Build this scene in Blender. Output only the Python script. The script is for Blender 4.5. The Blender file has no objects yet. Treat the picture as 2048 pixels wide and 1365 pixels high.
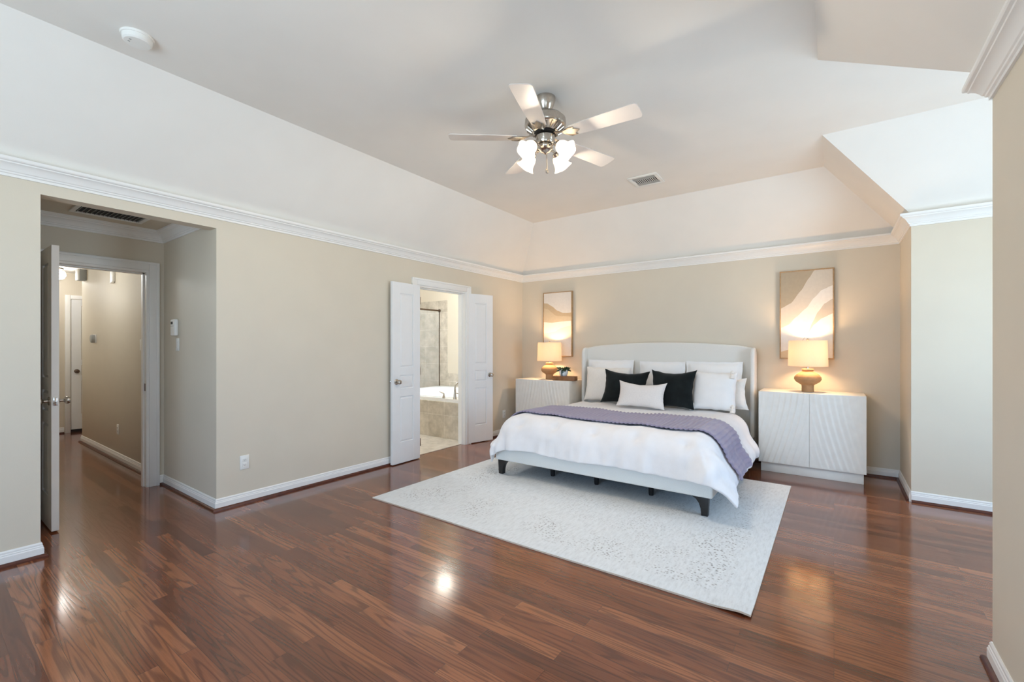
import bpy, bmesh, math, random
from mathutils import Vector, Matrix, noise
PI = math.pi
S = bpy.context.scene
COL = S.collection
random.seed(7)

# ------------------------------------------------------------------ camera
cam_data = bpy.data.cameras.new('camera')
cam_data.sensor_width = 36.0
cam_data.lens = 890.0 / 2048.0 * 36.0
cam_data.shift_y = 12.5 / 2048.0
cam_data.clip_start = 0.05
cam = bpy.data.objects.new('camera', cam_data)
COL.objects.link(cam)
cam.location = (0, 0, 1.31)
cam.rotation_euler = (PI / 2, 0, math.radians(35.889))
S.camera = cam

# ------------------------------------------------------------------ view, world, lights
S.view_settings.view_transform = 'Standard'
S.view_settings.look = 'None'
S.view_settings.gamma = 1.0
S.view_settings.use_curve_mapping = False
S.view_settings.exposure = 0.27
S.cycles.max_bounces = 10
S.cycles.diffuse_bounces = 6
S.cycles.glossy_bounces = 4
S.cycles.transmission_bounces = 6
S.cycles.caustics_reflective = False
S.cycles.caustics_refractive = False
S.cycles.sample_clamp_indirect = 6.0
S.cycles.use_denoising = True

world = bpy.data.worlds.new('sky')
S.world = world
world.use_nodes = True
bg = world.node_tree.nodes['Background']
wt = world.node_tree
wco = wt.nodes.new('ShaderNodeTexCoord')
wsep = wt.nodes.new('ShaderNodeSeparateXYZ')
wt.links.new(wco.outputs['Generated'], wsep.inputs[0])
wmr = wt.nodes.new('ShaderNodeMapRange')
wmr.inputs[1].default_value = -0.06
wmr.inputs[2].default_value = 0.06
wt.links.new(wsep.outputs['Z'], wmr.inputs[0])
wr = wt.nodes.new('ShaderNodeValToRGB')
wr.color_ramp.elements[0].color = (0.70, 0.90, 1.08, 1)       # lower half set brighter than the sky to lift the ceilings
wr.color_ramp.elements[1].color = (0.46, 0.69, 0.98, 1)      # blue-white sky
wt.links.new(wmr.outputs[0], wr.inputs[0])
wt.links.new(wr.outputs['Color'], bg.inputs['Color'])
bg.inputs['Strength'].default_value = 9.0


def portal(name, loc, rot, sx, sy):
    l = bpy.data.lights.new(name, 'AREA')
    l.shape = 'RECTANGLE'
    l.size = sx
    l.size_y = sy
    l.cycles.is_portal = True
    o = bpy.data.objects.new(name, l)
    COL.objects.link(o)
    o.location = loc
    o.rotation_euler = rot


def point(name, loc, power, color, radius=0.03):
    l = bpy.data.lights.new(name, 'POINT')
    l.energy = power
    l.color = color
    l.shadow_soft_size = radius
    o = bpy.data.objects.new(name, l)
    COL.objects.link(o)
    o.location = loc
    return o


# daylight comes through the bay window and two openings added unseen for brightness
portal('daylight_bay', (2.06, 3.5, 1.375), (0, PI / 2, 0), 1.65, 1.4)
portal('added_daylight_side', (0.59, 0.1, 1.5), (0, PI / 2, 0), 1.0, 0.7)
portal('added_daylight_rear', (-1.5, -1.66, 1.5), (PI / 2, 0, 0), 2.2, 1.6)
WARM = (1.0, 0.64, 0.35)
SOFT = (1.0, 0.84, 0.65)


# ------------------------------------------------------------------ materials
def lin(c):
    c = c / 255.0
    return c / 12.92 if c <= 0.04045 else ((c + 0.055) / 1.055) ** 2.4


def rgb(r, g, b):
    return (lin(r), lin(g), lin(b), 1)


class NT:
    def __init__(self, name):
        self.m = bpy.data.materials.new(name)
        self.m.use_nodes = True
        self.t = self.m.node_tree
        self.b = self.t.nodes['Principled BSDF']

    def n(self, typ, **kw):
        nd = self.t.nodes.new(typ)
        for k, v in kw.items():
            if k.startswith('i_'):
                key = k[2:].replace('_', ' ')
                nd.inputs[key].default_value = v
            else:
                setattr(nd, k, v)
        return nd

    def l(self, a, ao, b, bi):
        self.t.links.new(a.outputs[ao], b.inputs[bi])

    def math(self, op, a, b=None, ao=0, bo=0):
        nd = self.n('ShaderNodeMath', operation=op)
        for k, (x, xo) in enumerate(((a, ao), (b, bo))):
            if x is None:
                continue
            if isinstance(x, (int, float)):
                nd.inputs[k].default_value = x
            else:
                self.t.links.new(x.outputs[xo], nd.inputs[k])
        return nd

    def ramp(self, src, so, stops):
        r = self.n('ShaderNodeValToRGB')
        e = r.color_ramp.elements
        while len(e) < len(stops):
            e.new(0.5)
        for el, (p, c) in zip(e, stops):
            el.position = p
            el.color = c
        self.l(src, so, r, 'Fac')
        return r

    def bump(self, src, so, strength, dist):
        bp = self.n('ShaderNodeBump', i_Strength=strength, i_Distance=dist)
        self.l(src, so, bp, 'Height')
        self.l(bp, 'Normal', self.b, 'Normal')
        return bp


def mat(name, col, rough=0.5, metal=0.0, spec=0.5, bump=None, var=0.0, scale=20.0, sheen=0.0):
    t = NT(name)
    t.b.inputs['Roughness'].default_value = rough
    t.b.inputs['Metallic'].default_value = metal
    t.b.inputs['Specular IOR Level'].default_value = spec
    t.b.inputs['Sheen Weight'].default_value = sheen
    tc = t.n('ShaderNodeTexCoord')
    nz = t.n('ShaderNodeTexNoise', i_Scale=scale, i_Detail=4.0)
    t.l(tc, 'Object', nz, 'Vector')
    a = tuple(max(0, c * (1 - var)) for c in col[:3]) + (1,)
    b = tuple(min(1, c * (1 + var)) for c in col[:3]) + (1,)
    r = t.ramp(nz, 'Fac', [(0.35, a), (0.65, b)])
    t.l(r, 'Color', t.b, 'Base Color')
    if bump:
        nb = t.n('ShaderNodeTexNoise', i_Scale=bump[0], i_Detail=3.0)
        t.l(tc, 'Object', nb, 'Vector')
        t.bump(nb, 'Fac', bump[1], 0.002)
    return t.m


M = {}
M['wall'] = mat('wall_paint', rgb(215, 205, 187), 0.55, spec=0.35, bump=(180, 0.08), var=0.012, scale=3)
M['ceil'] = mat('ceiling_paint', rgb(236, 232, 225), 0.7, spec=0.25, bump=(180, 0.08), var=0.012, scale=3)
M['trim'] = mat('white_trim_paint', rgb(236, 234, 230), 0.35, var=0.01, scale=6)
M['door'] = mat('white_door_paint', rgb(234, 234, 233), 0.38, var=0.01, scale=6)
M['shoe'] = mat('stained_shoe_molding', rgb(82, 40, 28), 0.3, var=0.25, scale=30)
M['plastic'] = mat('white_plastic', rgb(236, 234, 228), 0.35, var=0.01)
M['greyplastic'] = mat('grey_plastic', rgb(158, 160, 158), 0.4, var=0.03)
M['dark'] = mat('dark_slot', rgb(26, 22, 20), 0.6, var=0.1)
M['nickel'] = mat('brushed_nickel', rgb(190, 182, 172), 0.22, 1.0, var=0.06, scale=60)
M['bronze'] = mat('aged_bronze', rgb(110, 92, 78), 0.3, 1.0, var=0.1, scale=40)
M['uphol'] = mat('cream_upholstery', rgb(228, 225, 218), 0.9, spec=0.2, bump=(900, 0.25), var=0.03, scale=200, sheen=0.2)
M['rail'] = mat('light_grey_upholstery', rgb(236, 236, 232), 0.9, spec=0.2, bump=(900, 0.25), var=0.03, scale=200, sheen=0.2)
M['linen'] = mat('white_cotton', rgb(232, 231, 233), 0.85, spec=0.2, bump=(60, 0.25), var=0.015, scale=12, sheen=0.15)
M['sheet'] = mat('ivory_sheet', rgb(232, 224, 212), 0.85, spec=0.2, bump=(60, 0.2), var=0.02, scale=12)
M['pillow'] = mat('white_pillow_cotton', rgb(238, 236, 234), 0.85, spec=0.2, bump=(40, 0.3), var=0.015, scale=12, sheen=0.15)
M['ivory'] = mat('ivory_pillow_linen', rgb(236, 230, 222), 0.9, spec=0.2, bump=(250, 0.3), var=0.02, scale=60, sheen=0.15)
M['lumbar'] = mat('pale_grey_linen', rgb(226, 219, 214), 0.9, spec=0.2, bump=(400, 0.35), var=0.03, scale=90, sheen=0.15)
M['velvet'] = mat('black_velvet', rgb(20, 25, 25), 0.85, spec=0.15, bump=(25, 0.35), var=0.35, scale=9, sheen=0.12)
M['throw'] = mat('lavender_grey_knit', rgb(150, 142, 164), 0.95, spec=0.15, bump=(500, 0.4), var=0.06, scale=150, sheen=0.3)
M['blackwood'] = mat('black_wood', rgb(30, 28, 28), 0.35, var=0.15, scale=20)
M['cabinet'] = mat('whitewashed_wood', rgb(232, 228, 220), 0.5, spec=0.3, var=0.02, scale=14)
M['clay'] = mat('sandy_ceramic', rgb(172, 134, 96), 0.75, spec=0.25, bump=(120, 0.25), var=0.08, scale=25)
M['block'] = mat('stained_wood_block', rgb(132, 88, 52), 0.55, var=0.25, scale=14)
M['pot'] = mat('white_glazed_pot', rgb(226, 230, 232), 0.25, var=0.02)
M['potline'] = mat('dark_green_glaze', rgb(58, 84, 80), 0.3, var=0.1)
M['leaf'] = mat('dark_green_leaf', rgb(44, 62, 36), 0.5, var=0.3, scale=40)
M['frame'] = mat('tan_wood_frame', rgb(172, 140, 100), 0.45, var=0.12, scale=30)
M['blade'] = mat('white_fan_blade', rgb(222, 214, 207), 0.4, var=0.015, scale=12)
M['tub'] = mat('white_acrylic', rgb(242, 242, 240), 0.15, var=0.005)
M['rugback'] = mat('rug_binding', rgb(214, 196, 176), 0.95, spec=0.1, var=0.05, scale=60)
M['cord'] = mat('white_cord', rgb(230, 225, 215), 0.6, var=0.02)
for k, c in dict(a_taupe=(178, 164, 142), a_cream=(214, 204, 190), a_white=(238, 233, 226), a_grey=(204, 194, 182), a_snow=(243, 238, 230), a_tan=(196, 176, 146), a_sand=(208, 192, 164),
                 a_pale=(226, 220, 212), a_ivory=(234, 226, 208)).items():
    M[k] = mat('canvas_' + k[2:], rgb(*c), 0.8, spec=0.2, bump=(300, 0.3), var=0.02, scale=40)


def emis(name, col, strength, base=(0.9, 0.9, 0.9, 1)):
    t = NT(name)
    t.b.inputs['Base Color'].default_value = base
    t.b.inputs['Roughness'].default_value = 0.4
    tc = t.n('ShaderNodeTexCoord')
    nz = t.n('ShaderNodeTexNoise', i_Scale=3.0)
    t.l(tc, 'Object', nz, 'Vector')
    r = t.ramp(nz, 'Fac', [(0.3, tuple(c * 0.97 for c in col[:3]) + (1,)), (0.7, col)])
    t.l(r, 'Color', t.b, 'Emission Color')
    t.b.inputs['Emission Strength'].default_value = strength
    return t.m


M['glow'] = emis('lit_frosted_glass', (1.0, 0.90, 0.74, 1), 0.9)
gm = M['glow'].node_tree                     # frosted glass also lets the bulb's light through
gtr = gm.nodes.new('ShaderNodeBsdfTranslucent')
gtr.inputs['Color'].default_value = (0.95, 0.88, 0.76, 1)
gmx = gm.nodes.new('ShaderNodeMixShader')
gmx.inputs[0].default_value = 0.5
gm.links.new(gm.nodes['Principled BSDF'].outputs[0], gmx.inputs[1])
gm.links.new(gtr.outputs[0], gmx.inputs[2])
gm.links.new(gmx.outputs[0], gm.nodes['Material Output'].inputs['Surface'])
M['halllight'] = emis('lit_hall_glass', (1.0, 0.97, 0.93, 1), 16.0)
M['bathlight'] = emis('lit_bath_glass', (1.0, 0.93, 0.80, 1), 22.0)


def lampshade_mat():
    t = NT('linen_lamp_shade')
    tc = t.n('ShaderNodeTexCoord')
    wv = t.n('ShaderNodeTexNoise', i_Scale=260.0)
    t.l(tc, 'Object', wv, 'Vector')
    r = t.ramp(wv, 'Fac', [(0.3, rgb(240, 226, 208)), (0.7, rgb(248, 238, 224))])
    t.l(r, 'Color', t.b, 'Base Color')
    t.b.inputs['Roughness'].default_value = 0.9
    tr = t.n('ShaderNodeBsdfTranslucent')
    tr.inputs['Color'].default_value = (0.66, 0.62, 0.56, 1)
    mx = t.n('ShaderNodeMixShader')
    mx.inputs[0].default_value = 0.6
    t.l(t.b, 0, mx, 1)
    t.l(tr, 0, mx, 2)
    out = t.t.nodes['Material Output']
    t.l(mx, 0, out, 'Surface')
    return t.m


M['shade'] = lampshade_mat()


def floor_mat():
    t = NT('red_oak_planks')
    tc = t.n('ShaderNodeTexCoord')
    br = t.n('ShaderNodeTexBrick', offset=0.37, offset_frequency=2)
    for k, v in {'Scale': 1.0, 'Mortar Size': 0.0008, 'Mortar Smooth': 0.3, 'Bias': 0.0, 'Brick Width': 0.95, 'Row Height': 0.070}.items():
        br.inputs[k].default_value = v
    br.inputs['Color1'].default_value = (0, 0, 0, 1)
    br.inputs['Color2'].default_value = (1, 1, 1, 1)
    br.inputs['Mortar'].default_value = (0.5, 0.5, 0.5, 1)
    t.l(tc, 'Object', br, 'Vector')
    pid = t.n('ShaderNodeSeparateColor')
    t.l(br, 'Color', pid, 'Color')
    sx = t.n('ShaderNodeSeparateXYZ')
    t.l(tc, 'Object', sx, 'Vector')
    cx = t.math('ADD', t.math('MULTIPLY', sx, 1.0, ao='X'), t.math('MULTIPLY', pid, 37.0))
    cb = t.n('ShaderNodeCombineXYZ')
    t.l(cx, 0, cb, 'X')
    t.l(sx, 'Y', cb, 'Y')
    t.l(t.math('MULTIPLY', pid, 11.0), 0, cb, 'Z')
    mp = t.n('ShaderNodeMapping')
    mp.inputs['Scale'].default_value = (0.8, 13.0, 1.0)
    t.l(cb, 'Vector', mp, 'Vector')
    n1 = t.n('ShaderNodeTexNoise', i_Scale=1.0, i_Detail=1.5, i_Roughness=0.45)
    t.l(mp, 'Vector', n1, 'Vector')
    # growth rings: contour lines of the stretched noise give cathedral grain
    rings = t.math('SINE', t.math('MULTIPLY', n1, 70.0))
    rr = t.ramp(t.math('MULTIPLY_ADD', rings, 0.5), 0, [(0.0, (0, 0, 0, 1)), (0.62, (0.10, 0.10, 0.10, 1)), (0.97, (1, 1, 1, 1))])
    mp2 = t.n('ShaderNodeMapping')
    mp2.inputs['Scale'].default_value = (6.0, 170.0, 1.0)
    t.l(cb, 'Vector', mp2, 'Vector')
    n2 = t.n('ShaderNodeTexNoise', i_Scale=1.0, i_Detail=3.0, i_Roughness=0.6)
    t.l(mp2, 'Vector', n2, 'Vector')
    pores = t.ramp(n2, 'Fac', [(0.42, (0, 0, 0, 1)), (0.72, (1, 1, 1, 1))])
    base = t.ramp(pid, 'Red', [(0.0, rgb(98, 54, 36)), (0.35, rgb(120, 67, 43)), (0.7, rgb(134, 77, 49)), (1.0, rgb(158, 98, 64))])
    m1 = t.n('ShaderNodeMix', data_type='RGBA', blend_type='MIX')
    t.l(t.math('MULTIPLY', rr, 0.5), 0, m1, 0)
    t.l(base, 'Color', m1, 'A')
    m1.inputs['B'].default_value = rgb(58, 27, 19)
    m2 = t.n('ShaderNodeMix', data_type='RGBA', blend_type='MIX')
    t.l(t.math('MULTIPLY', pores, 0.35), 0, m2, 0)
    t.l(m1, 2, m2, 'A')
    m2.inputs['B'].default_value = rgb(72, 36, 25)
    m3 = t.n('ShaderNodeMix', data_type='RGBA', blend_type='MIX')
    t.l(t.math('MULTIPLY', br, 0.75, ao='Fac'), 0, m3, 0)
    t.l(m2, 2, m3, 'A')
    m3.inputs['B'].default_value = rgb(40, 20, 15)
    t.l(m3, 2, t.b, 'Base Color')
    n3 = t.n('ShaderNodeTexNoise', i_Scale=2.5, i_Detail=3.0)
    t.l(tc, 'Object', n3, 'Vector')
    t.l(t.math('MULTIPLY_ADD', n3, 0.12), 0, t.b, 'Roughness')
    t.t.links[-1].from_node.inputs[2].default_value = 0.09
    t.b.inputs['Specular IOR Level'].default_value = 0.5
    t.b.inputs['Coat Weight'].default_value = 0.45             # polyurethane finish
    t.b.inputs['Coat Roughness'].default_value = 0.10
    hsum = t.math('ADD', t.math('MULTIPLY', rr, -0.25), t.math('MULTIPLY', br, -1.0, ao='Fac'))
    n4 = t.n('ShaderNodeTexNoise', i_Scale=5.0, i_Detail=1.0)
    t.l(tc, 'Object', n4, 'Vector')
    hs = t.math('ADD', hsum, t.math('ADD', t.math('MULTIPLY', n4, 1.8), t.math('MULTIPLY', pid, 0.6)))
    t.bump(hs, 0, 0.075, 0.004)
    for nd in t.t.nodes:
        if nd.type == 'MATH' and nd.operation == 'MULTIPLY_ADD' and nd.inputs[0].links and nd.inputs[0].links[0].from_node is rings:
            nd.inputs[2].default_value = 0.5
    return t.m


M['floor'] = floor_mat()


def tile_mat(name, w, h, c1, c2, grout, axes, rough=0.35):
    t = NT(name)
    tc = t.n('ShaderNodeTexCoord')
    sx = t.n('ShaderNodeSeparateXYZ')
    t.l(tc, 'Object', sx, 'Vector')
    cb = t.n('ShaderNodeCombineXYZ')
    t.l(sx, axes[0], cb, 'X')
    t.l(sx, axes[1], cb, 'Y')
    br = t.n('ShaderNodeTexBrick', offset=0.0)
    for k, v in {'Scale': 1.0, 'Mortar Size': 0.003, 'Mortar Smooth': 0.1, 'Brick Width': w, 'Row Height': h}.items():
        br.inputs[k].default_value = v
    br.inputs['Color1'].default_value = c1
    br.inputs['Color2'].default_value = c2
    br.inputs['Mortar'].default_value = grout
    t.l(cb, 'Vector', br, 'Vector')
    nz = t.n('ShaderNodeTexNoise', i_Scale=7.0, i_Detail=6.0, i_Roughness=0.65)
    t.l(tc, 'Object', nz, 'Vector')
    r = t.ramp(nz, 'Fac', [(0.3, (0.62, 0.60, 0.56, 1)), (0.65, (1.15, 1.15, 1.15, 1))])
    mx = t.n('ShaderNodeMix', data_type='RGBA', blend_type='MULTIPLY')
    mx.inputs[0].default_value = 0.8
    t.l(br, 'Color', mx, 'A')
    t.l(r, 'Color', mx, 'B')
    t.l(mx, 2, t.b, 'Base Color')
    t.b.inputs['Roughness'].default_value = rough
    t.bump(t.math('MULTIPLY', br, -1.0, ao='Fac'), 0, 0.4, 0.003)
    return t.m


G1, G2, GR = rgb(204, 195, 180), rgb(190, 181, 166), rgb(222, 216, 205)
M['tile_xz'] = tile_mat('wall_tile', 0.33, 0.33, G1, G2, GR, ('X', 'Z'))
M['tile_xy'] = tile_mat('floor_tile', 0.45, 0.45, rgb(214, 206, 194), rgb(204, 196, 184), rgb(186, 178, 166), ('X', 'Y'))


def rug_mat():
    t = NT('distressed_rug_pile')
    tc = t.n('ShaderNodeTexCoord')
    sx = t.n('ShaderNodeSeparateXYZ')
    t.l(tc, 'Object', sx, 'Vector')
    big = t.n('ShaderNodeTexNoise', i_Scale=2.2, i_Detail=4.0, i_Roughness=0.6)
    t.l(tc, 'Object', big, 'Vector')
    mp = t.n('ShaderNodeMapping')
    mp.inputs['Scale'].default_value = (55.0, 12.0, 1.0)
    t.l(tc, 'Object', mp, 'Vector')
    streak = t.n('ShaderNodeTexNoise', i_Scale=1.0, i_Detail=4.0, i_Roughness=0.7)
    t.l(mp, 'Vector', streak, 'Vector')
    vo = t.n('ShaderNodeTexVoronoi', i_Scale=48.0)
    t.l(tc, 'Object', vo, 'Vector')
    spots = t.ramp(vo, 'Distance', [(0.16, (1, 1, 1, 1)), (0.40, (0, 0, 0, 1))])
    mask = t.ramp(big, 'Fac', [(0.42, (0, 0, 0, 1)), (0.60, (1, 1, 1, 1))])
    # distance to the rug's border, for the faded border frame
    ax = t.math('SUBTRACT', 1.4625, t.math('ABSOLUTE', sx, ao='X'))
    ay = t.math('SUBTRACT', 1.255, t.math('ABSOLUTE', sx, ao='Y'))
    dd = t.math('MINIMUM', ax, ay)
    band = t.ramp(dd, 0, [(0.0, (0, 0, 0, 1)), (0.145, (0, 0, 0, 1)), (0.155, (0.9, 0.9, 0.9, 1)), (0.17, (0.15, 0.15, 0.15, 1)), (0.20, (1, 1, 1, 1)), (0.52, (1, 1, 1, 1)), (0.56, (0.45, 0.45, 0.45, 1))])
    sp = t.math('MULTIPLY', t.math('MULTIPLY', spots, mask), band)
    base = t.ramp(streak, 'Fac', [(0.25, rgb(198, 200, 202)), (0.5, rgb(216, 219, 221)), (0.8, rgb(226, 229, 232))])
    m1 = t.n('ShaderNodeMix', data_type='RGBA', blend_type='MIX')
    t.l(t.math('MULTIPLY', sp, 0.9), 0, m1, 0)
    t.l(base, 'Color', m1, 'A')
    m1.inputs['B'].default_value = rgb(140, 136, 134)
    t.l(m1, 2, t.b, 'Base Color')
    t.b.inputs['Roughness'].default_value = 0.95
    t.b.inputs['Specular IOR Level'].default_value = 0.1
    pile = t.n('ShaderNodeTexNoise', i_Scale=350.0, i_Detail=2.0)
    t.l(tc, 'Object', pile, 'Vector')
    t.bump(t.math('ADD', pile, t.math('MULTIPLY', sp, 1.2)), 0, 0.5, 0.003)
    return t.m


M['rug'] = rug_mat()


def glass_mat():
    t = NT('clear_shower_glass')
    t.b.inputs['Base Color'].default_value = (0.80, 0.84, 0.82, 1)
    t.b.inputs['Roughness'].default_value = 0.03
    t.b.inputs['Alpha'].default_value = 0.10
    return t.m


M['glass'] = glass_mat()


# ------------------------------------------------------------------ mesh helpers
class MB:
    def __init__(self):
        self.bm = bmesh.new()

    def box(self, x0, x1, y0, y1, z0, z1, bev=0.0, seg=2, mi=0):
        x0, x1 = min(x0, x1), max(x0, x1)
        y0, y1 = min(y0, y1), max(y0, y1)
        z0, z1 = min(z0, z1), max(z0, z1)
        v = [self.bm.verts.new(p) for p in ((x0, y0, z0), (x1, y0, z0), (x1, y1, z0), (x0, y1, z0), (x0, y0, z1), (x1, y0, z1), (x1, y1, z1), (x0, y1, z1))]
        fs = [self.bm.faces.new([v[i] for i in q]) for q in ((0, 3, 2, 1), (4, 5, 6, 7), (0, 1, 5, 4), (1, 2, 6, 5), (2, 3, 7, 6), (3, 0, 4, 7))]
        for f in fs:
            f.material_index = mi
        if bev > 0:
            es = list({e for f in fs for e in f.edges})
            bmesh.ops.bevel(self.bm, geom=es, offset=bev, segments=seg, affect='EDGES', profile=0.5)
        return self

    def prism(self, pts, f, a, b, bev=0.0, seg=2):
        """polygon pts (2D), f(u, v, w) -> 3D point, extruded from w=a to w=b"""
        va = [self.bm.verts.new(f(u, v, a)) for u, v in pts]
        vb = [self.bm.verts.new(f(u, v, b)) for u, v in pts]
        n = len(pts)
        fs = [self.bm.faces.new(va), self.bm.faces.new(vb[::-1])]
        for i in range(n):
            fs.append(self.bm.faces.new([va[i], vb[i], vb[(i + 1) % n], va[(i + 1) % n]]))
        bmesh.ops.recalc_face_normals(self.bm, faces=fs)
        if bev > 0:
            es = list({e for e in fs[0].edges} | {e for e in fs[1].edges})
            bmesh.ops.bevel(self.bm, geom=es, offset=bev, segments=seg, affect='EDGES', profile=0.5)
        return self

    def lathe(self, prof, seg=32, c=(0, 0, 0), T=None, rmod=None, cap=True):
        rings = []
        for k, (r, z) in enumerate(prof):
            ring = []
            for i in range(seg):
                a = 2 * PI * i / seg
                rr = r * (rmod(a, k) if rmod else 1)
                p = Vector((rr * math.cos(a), rr * math.sin(a), z))
                if T:
                    p = T @ p
                ring.append(self.bm.verts.new(p + Vector(c)))
            rings.append(ring)
        fs = []
        for a, b in zip(rings, rings[1:]):
            for i in range(seg):
                fs.append(self.bm.faces.new([a[i], a[(i + 1) % seg], b[(i + 1) % seg], b[i]]))
        if cap:
            fs.append(self.bm.faces.new(rings[0][::-1]))
            fs.append(self.bm.faces.new(rings[-1]))
        bmesh.ops.recalc_face_normals(self.bm, faces=fs)
        return self

    def tube(self, pts, r, seg=10):
        pts = [Vector(p) for p in pts]
        rings = []
        up = None
        for i, p in enumerate(pts):
            d = (pts[min(i + 1, len(pts) - 1)] - pts[max(i - 1, 0)]).normalized()
            if up is None:
                up = Vector((0, 0, 1)) if abs(d.z) < 0.9 else Vector((1, 0, 0))
            s = d.cross(up).normalized()
            up = s.cross(d).normalized()
            rad = r[i] if isinstance(r, (list, tuple)) else r
            rings.append([self.bm.verts.new(p + rad * (math.cos(2 * PI * k / seg) * s + math.sin(2 * PI * k / seg) * up)) for k in range(seg)])
        fs = []
        for a, b in zip(rings, rings[1:]):
            for i in range(seg):
                fs.append(self.bm.faces.new([a[i], a[(i + 1) % seg], b[(i + 1) % seg], b[i]]))
        fs.append(self.bm.faces.new(rings[0][::-1]))
        fs.append(self.bm.faces.new(rings[-1]))
        bmesh.ops.recalc_face_normals(self.bm, faces=fs)
        return self

    def ball(self, c, r, sc=(1, 1, 1), seg=16):
        n = 10
        prof = [(max(1e-4, r * math.sin(PI * k / n)), -r * math.cos(PI * k / n)) for k in range(n + 1)]
        return self.lathe(prof, seg, c, Matrix.Diagonal((sc[0], sc[1], sc[2])))

    def grid(self, f, us, vs, mi=0, closed=False):
        g = [[self.bm.verts.new(f(u, v)) for u in us] for v in vs]
        for j in range(len(vs) - 1):
            for i in range(len(us) - 1):
                fc = self.bm.faces.new([g[j][i], g[j][i + 1], g[j + 1][i + 1], g[j + 1][i]])
                fc.material_index = mi(i, j) if callable(mi) else mi
        return g

    def sweep(self, path, prof, closed=False):
        """profile (offset to the left of the path, z) swept along a flat path with mitred corners"""
        n = len(path)
        P = [Vector((p[0], p[1])) for p in path]
        rings = []
        for i in range(n):
            a = P[i] - P[i - 1] if (closed or i > 0) else None
            b = P[(i + 1) % n] - P[i] if (closed or i < n - 1) else None
            na = Vector((-a.y, a.x)).normalized() if a is not None else None
            nb = Vector((-b.y, b.x)).normalized() if b is not None else None
            if na is None:
                m = nb
            elif nb is None:
                m = na
            else:
                m = na + nb
                m = m / max(0.2, m.dot(na))
            rings.append([self.bm.verts.new((P[i].x + m.x * o, P[i].y + m.y * o, z)) for o, z in prof])
        k = len(prof)
        fs = []
        for i in range(n if closed else n - 1):
            A, B = rings[i], rings[(i + 1) % n]
            for j in range(k):
                fs.append(self.bm.faces.new([A[j], A[(j + 1) % k], B[(j + 1) % k], B[j]]))
        if not closed:
            fs.append(self.bm.faces.new(rings[0]))
            fs.append(self.bm.faces.new(rings[-1]))
        bmesh.ops.recalc_face_normals(self.bm, faces=fs)
        return self


def world_loc(o):
    v = Vector((0, 0, 0))
    while o is not None:
        v += o.location
        o = o.parent
    return v


def obj(name, mb, m, parent=None, smooth=True, angle=35, shift=False):
    me = bpy.data.meshes.new(name)
    if shift and parent is not None:                  # mesh was written in room coordinates
        bmesh.ops.translate(mb.bm, verts=mb.bm.verts, vec=-world_loc(parent))
    mb.bm.to_mesh(me)
    mb.bm.free()
    for mm in (m if isinstance(m, (list, tuple)) else [m]):
        me.materials.append(mm)
    if smooth:
        me.polygons.foreach_set('use_smooth', [True] * len(me.polygons))
        me.set_sharp_from_angle(angle=math.radians(angle))
    o = bpy.data.objects.new(name, me)
    COL.objects.link(o)
    if parent is not None:
        o.parent = parent
    return o


def tag(o, label, cat, group=None, kind=None):
    o['label'] = label
    o['category'] = cat
    if group:
        o['group'] = group
    if kind:
        o['kind'] = kind
    return o


def thing(name, label, cat, loc=(0, 0, 0), rotz=0.0, group=None, kind=None):
    o = bpy.data.objects.new(name, None)
    o.empty_display_size = 0.1
    COL.objects.link(o)
    o.location = loc
    o.rotation_euler = (0, 0, rotz)
    return tag(o, label, cat, group, kind)


def struct(name, mb, m, label, cat, smooth=True, angle=35):
    o = obj(name, mb, m, None, smooth, angle)
    return tag(o, label, cat, None, 'structure')


def copy_tree(o, loc, rotz=None, label=None, parent=None):
    c = o.copy()
    COL.objects.link(c)
    if parent is None:
        c.location = loc
        if rotz is not None:
            c.rotation_euler = (0, 0, rotz)
        if label:
            c['label'] = label
    else:
        c.parent = parent
    for ch in list(o.children):
        copy_tree(ch, None, None, None, c)
    return c


# ------------------------------------------------------------------ room shell
WX, WY = -4.01, 5.82          # left wall and bed wall faces
RX = 0.53                     # right wall face
BY = 5.04                     # bay wall face
CY = 2.65                     # corner of the near right wall
BX = 2.0                      # bay window wall face
KY = -1.6                     # wall behind the camera
CH = 3.045                    # flat ceiling
SH = 2.437                    # foot of the sloped ceiling
T = 0.12
DY0, DY1 = 0.525, 1.50        # vestibule opening in the left wall
VX = -5.2                     # vestibule door wall face
BD0, BD1, BDH = 3.62, 4.48, 2.045    # bathroom doorway
HD0, HD1, HDH = 0.66, 1.375, 2.02    # bedroom doorway
HALLX = -9.5

struct('floor', MB().box(-9.9, WX - T, KY - T, 2.45, -0.1, 0).box(WX - T, BX + 0.2, KY - T, WY + T, -0.1, 0), M['floor'],
       'glossy red oak plank floor running through the room and the hall', 'floor', smooth=False)
struct('floor_bathroom', MB().box(-8.3, WX - T, 2.45, 6.4, -0.1, 0.004).box(WX - T - 0.001, WX - 0.06, BD0, BD1, -0.02, 0.006), M['tile_xy'],
       'pale tiled bathroom floor beyond the double doors', 'floor', smooth=False)

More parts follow.
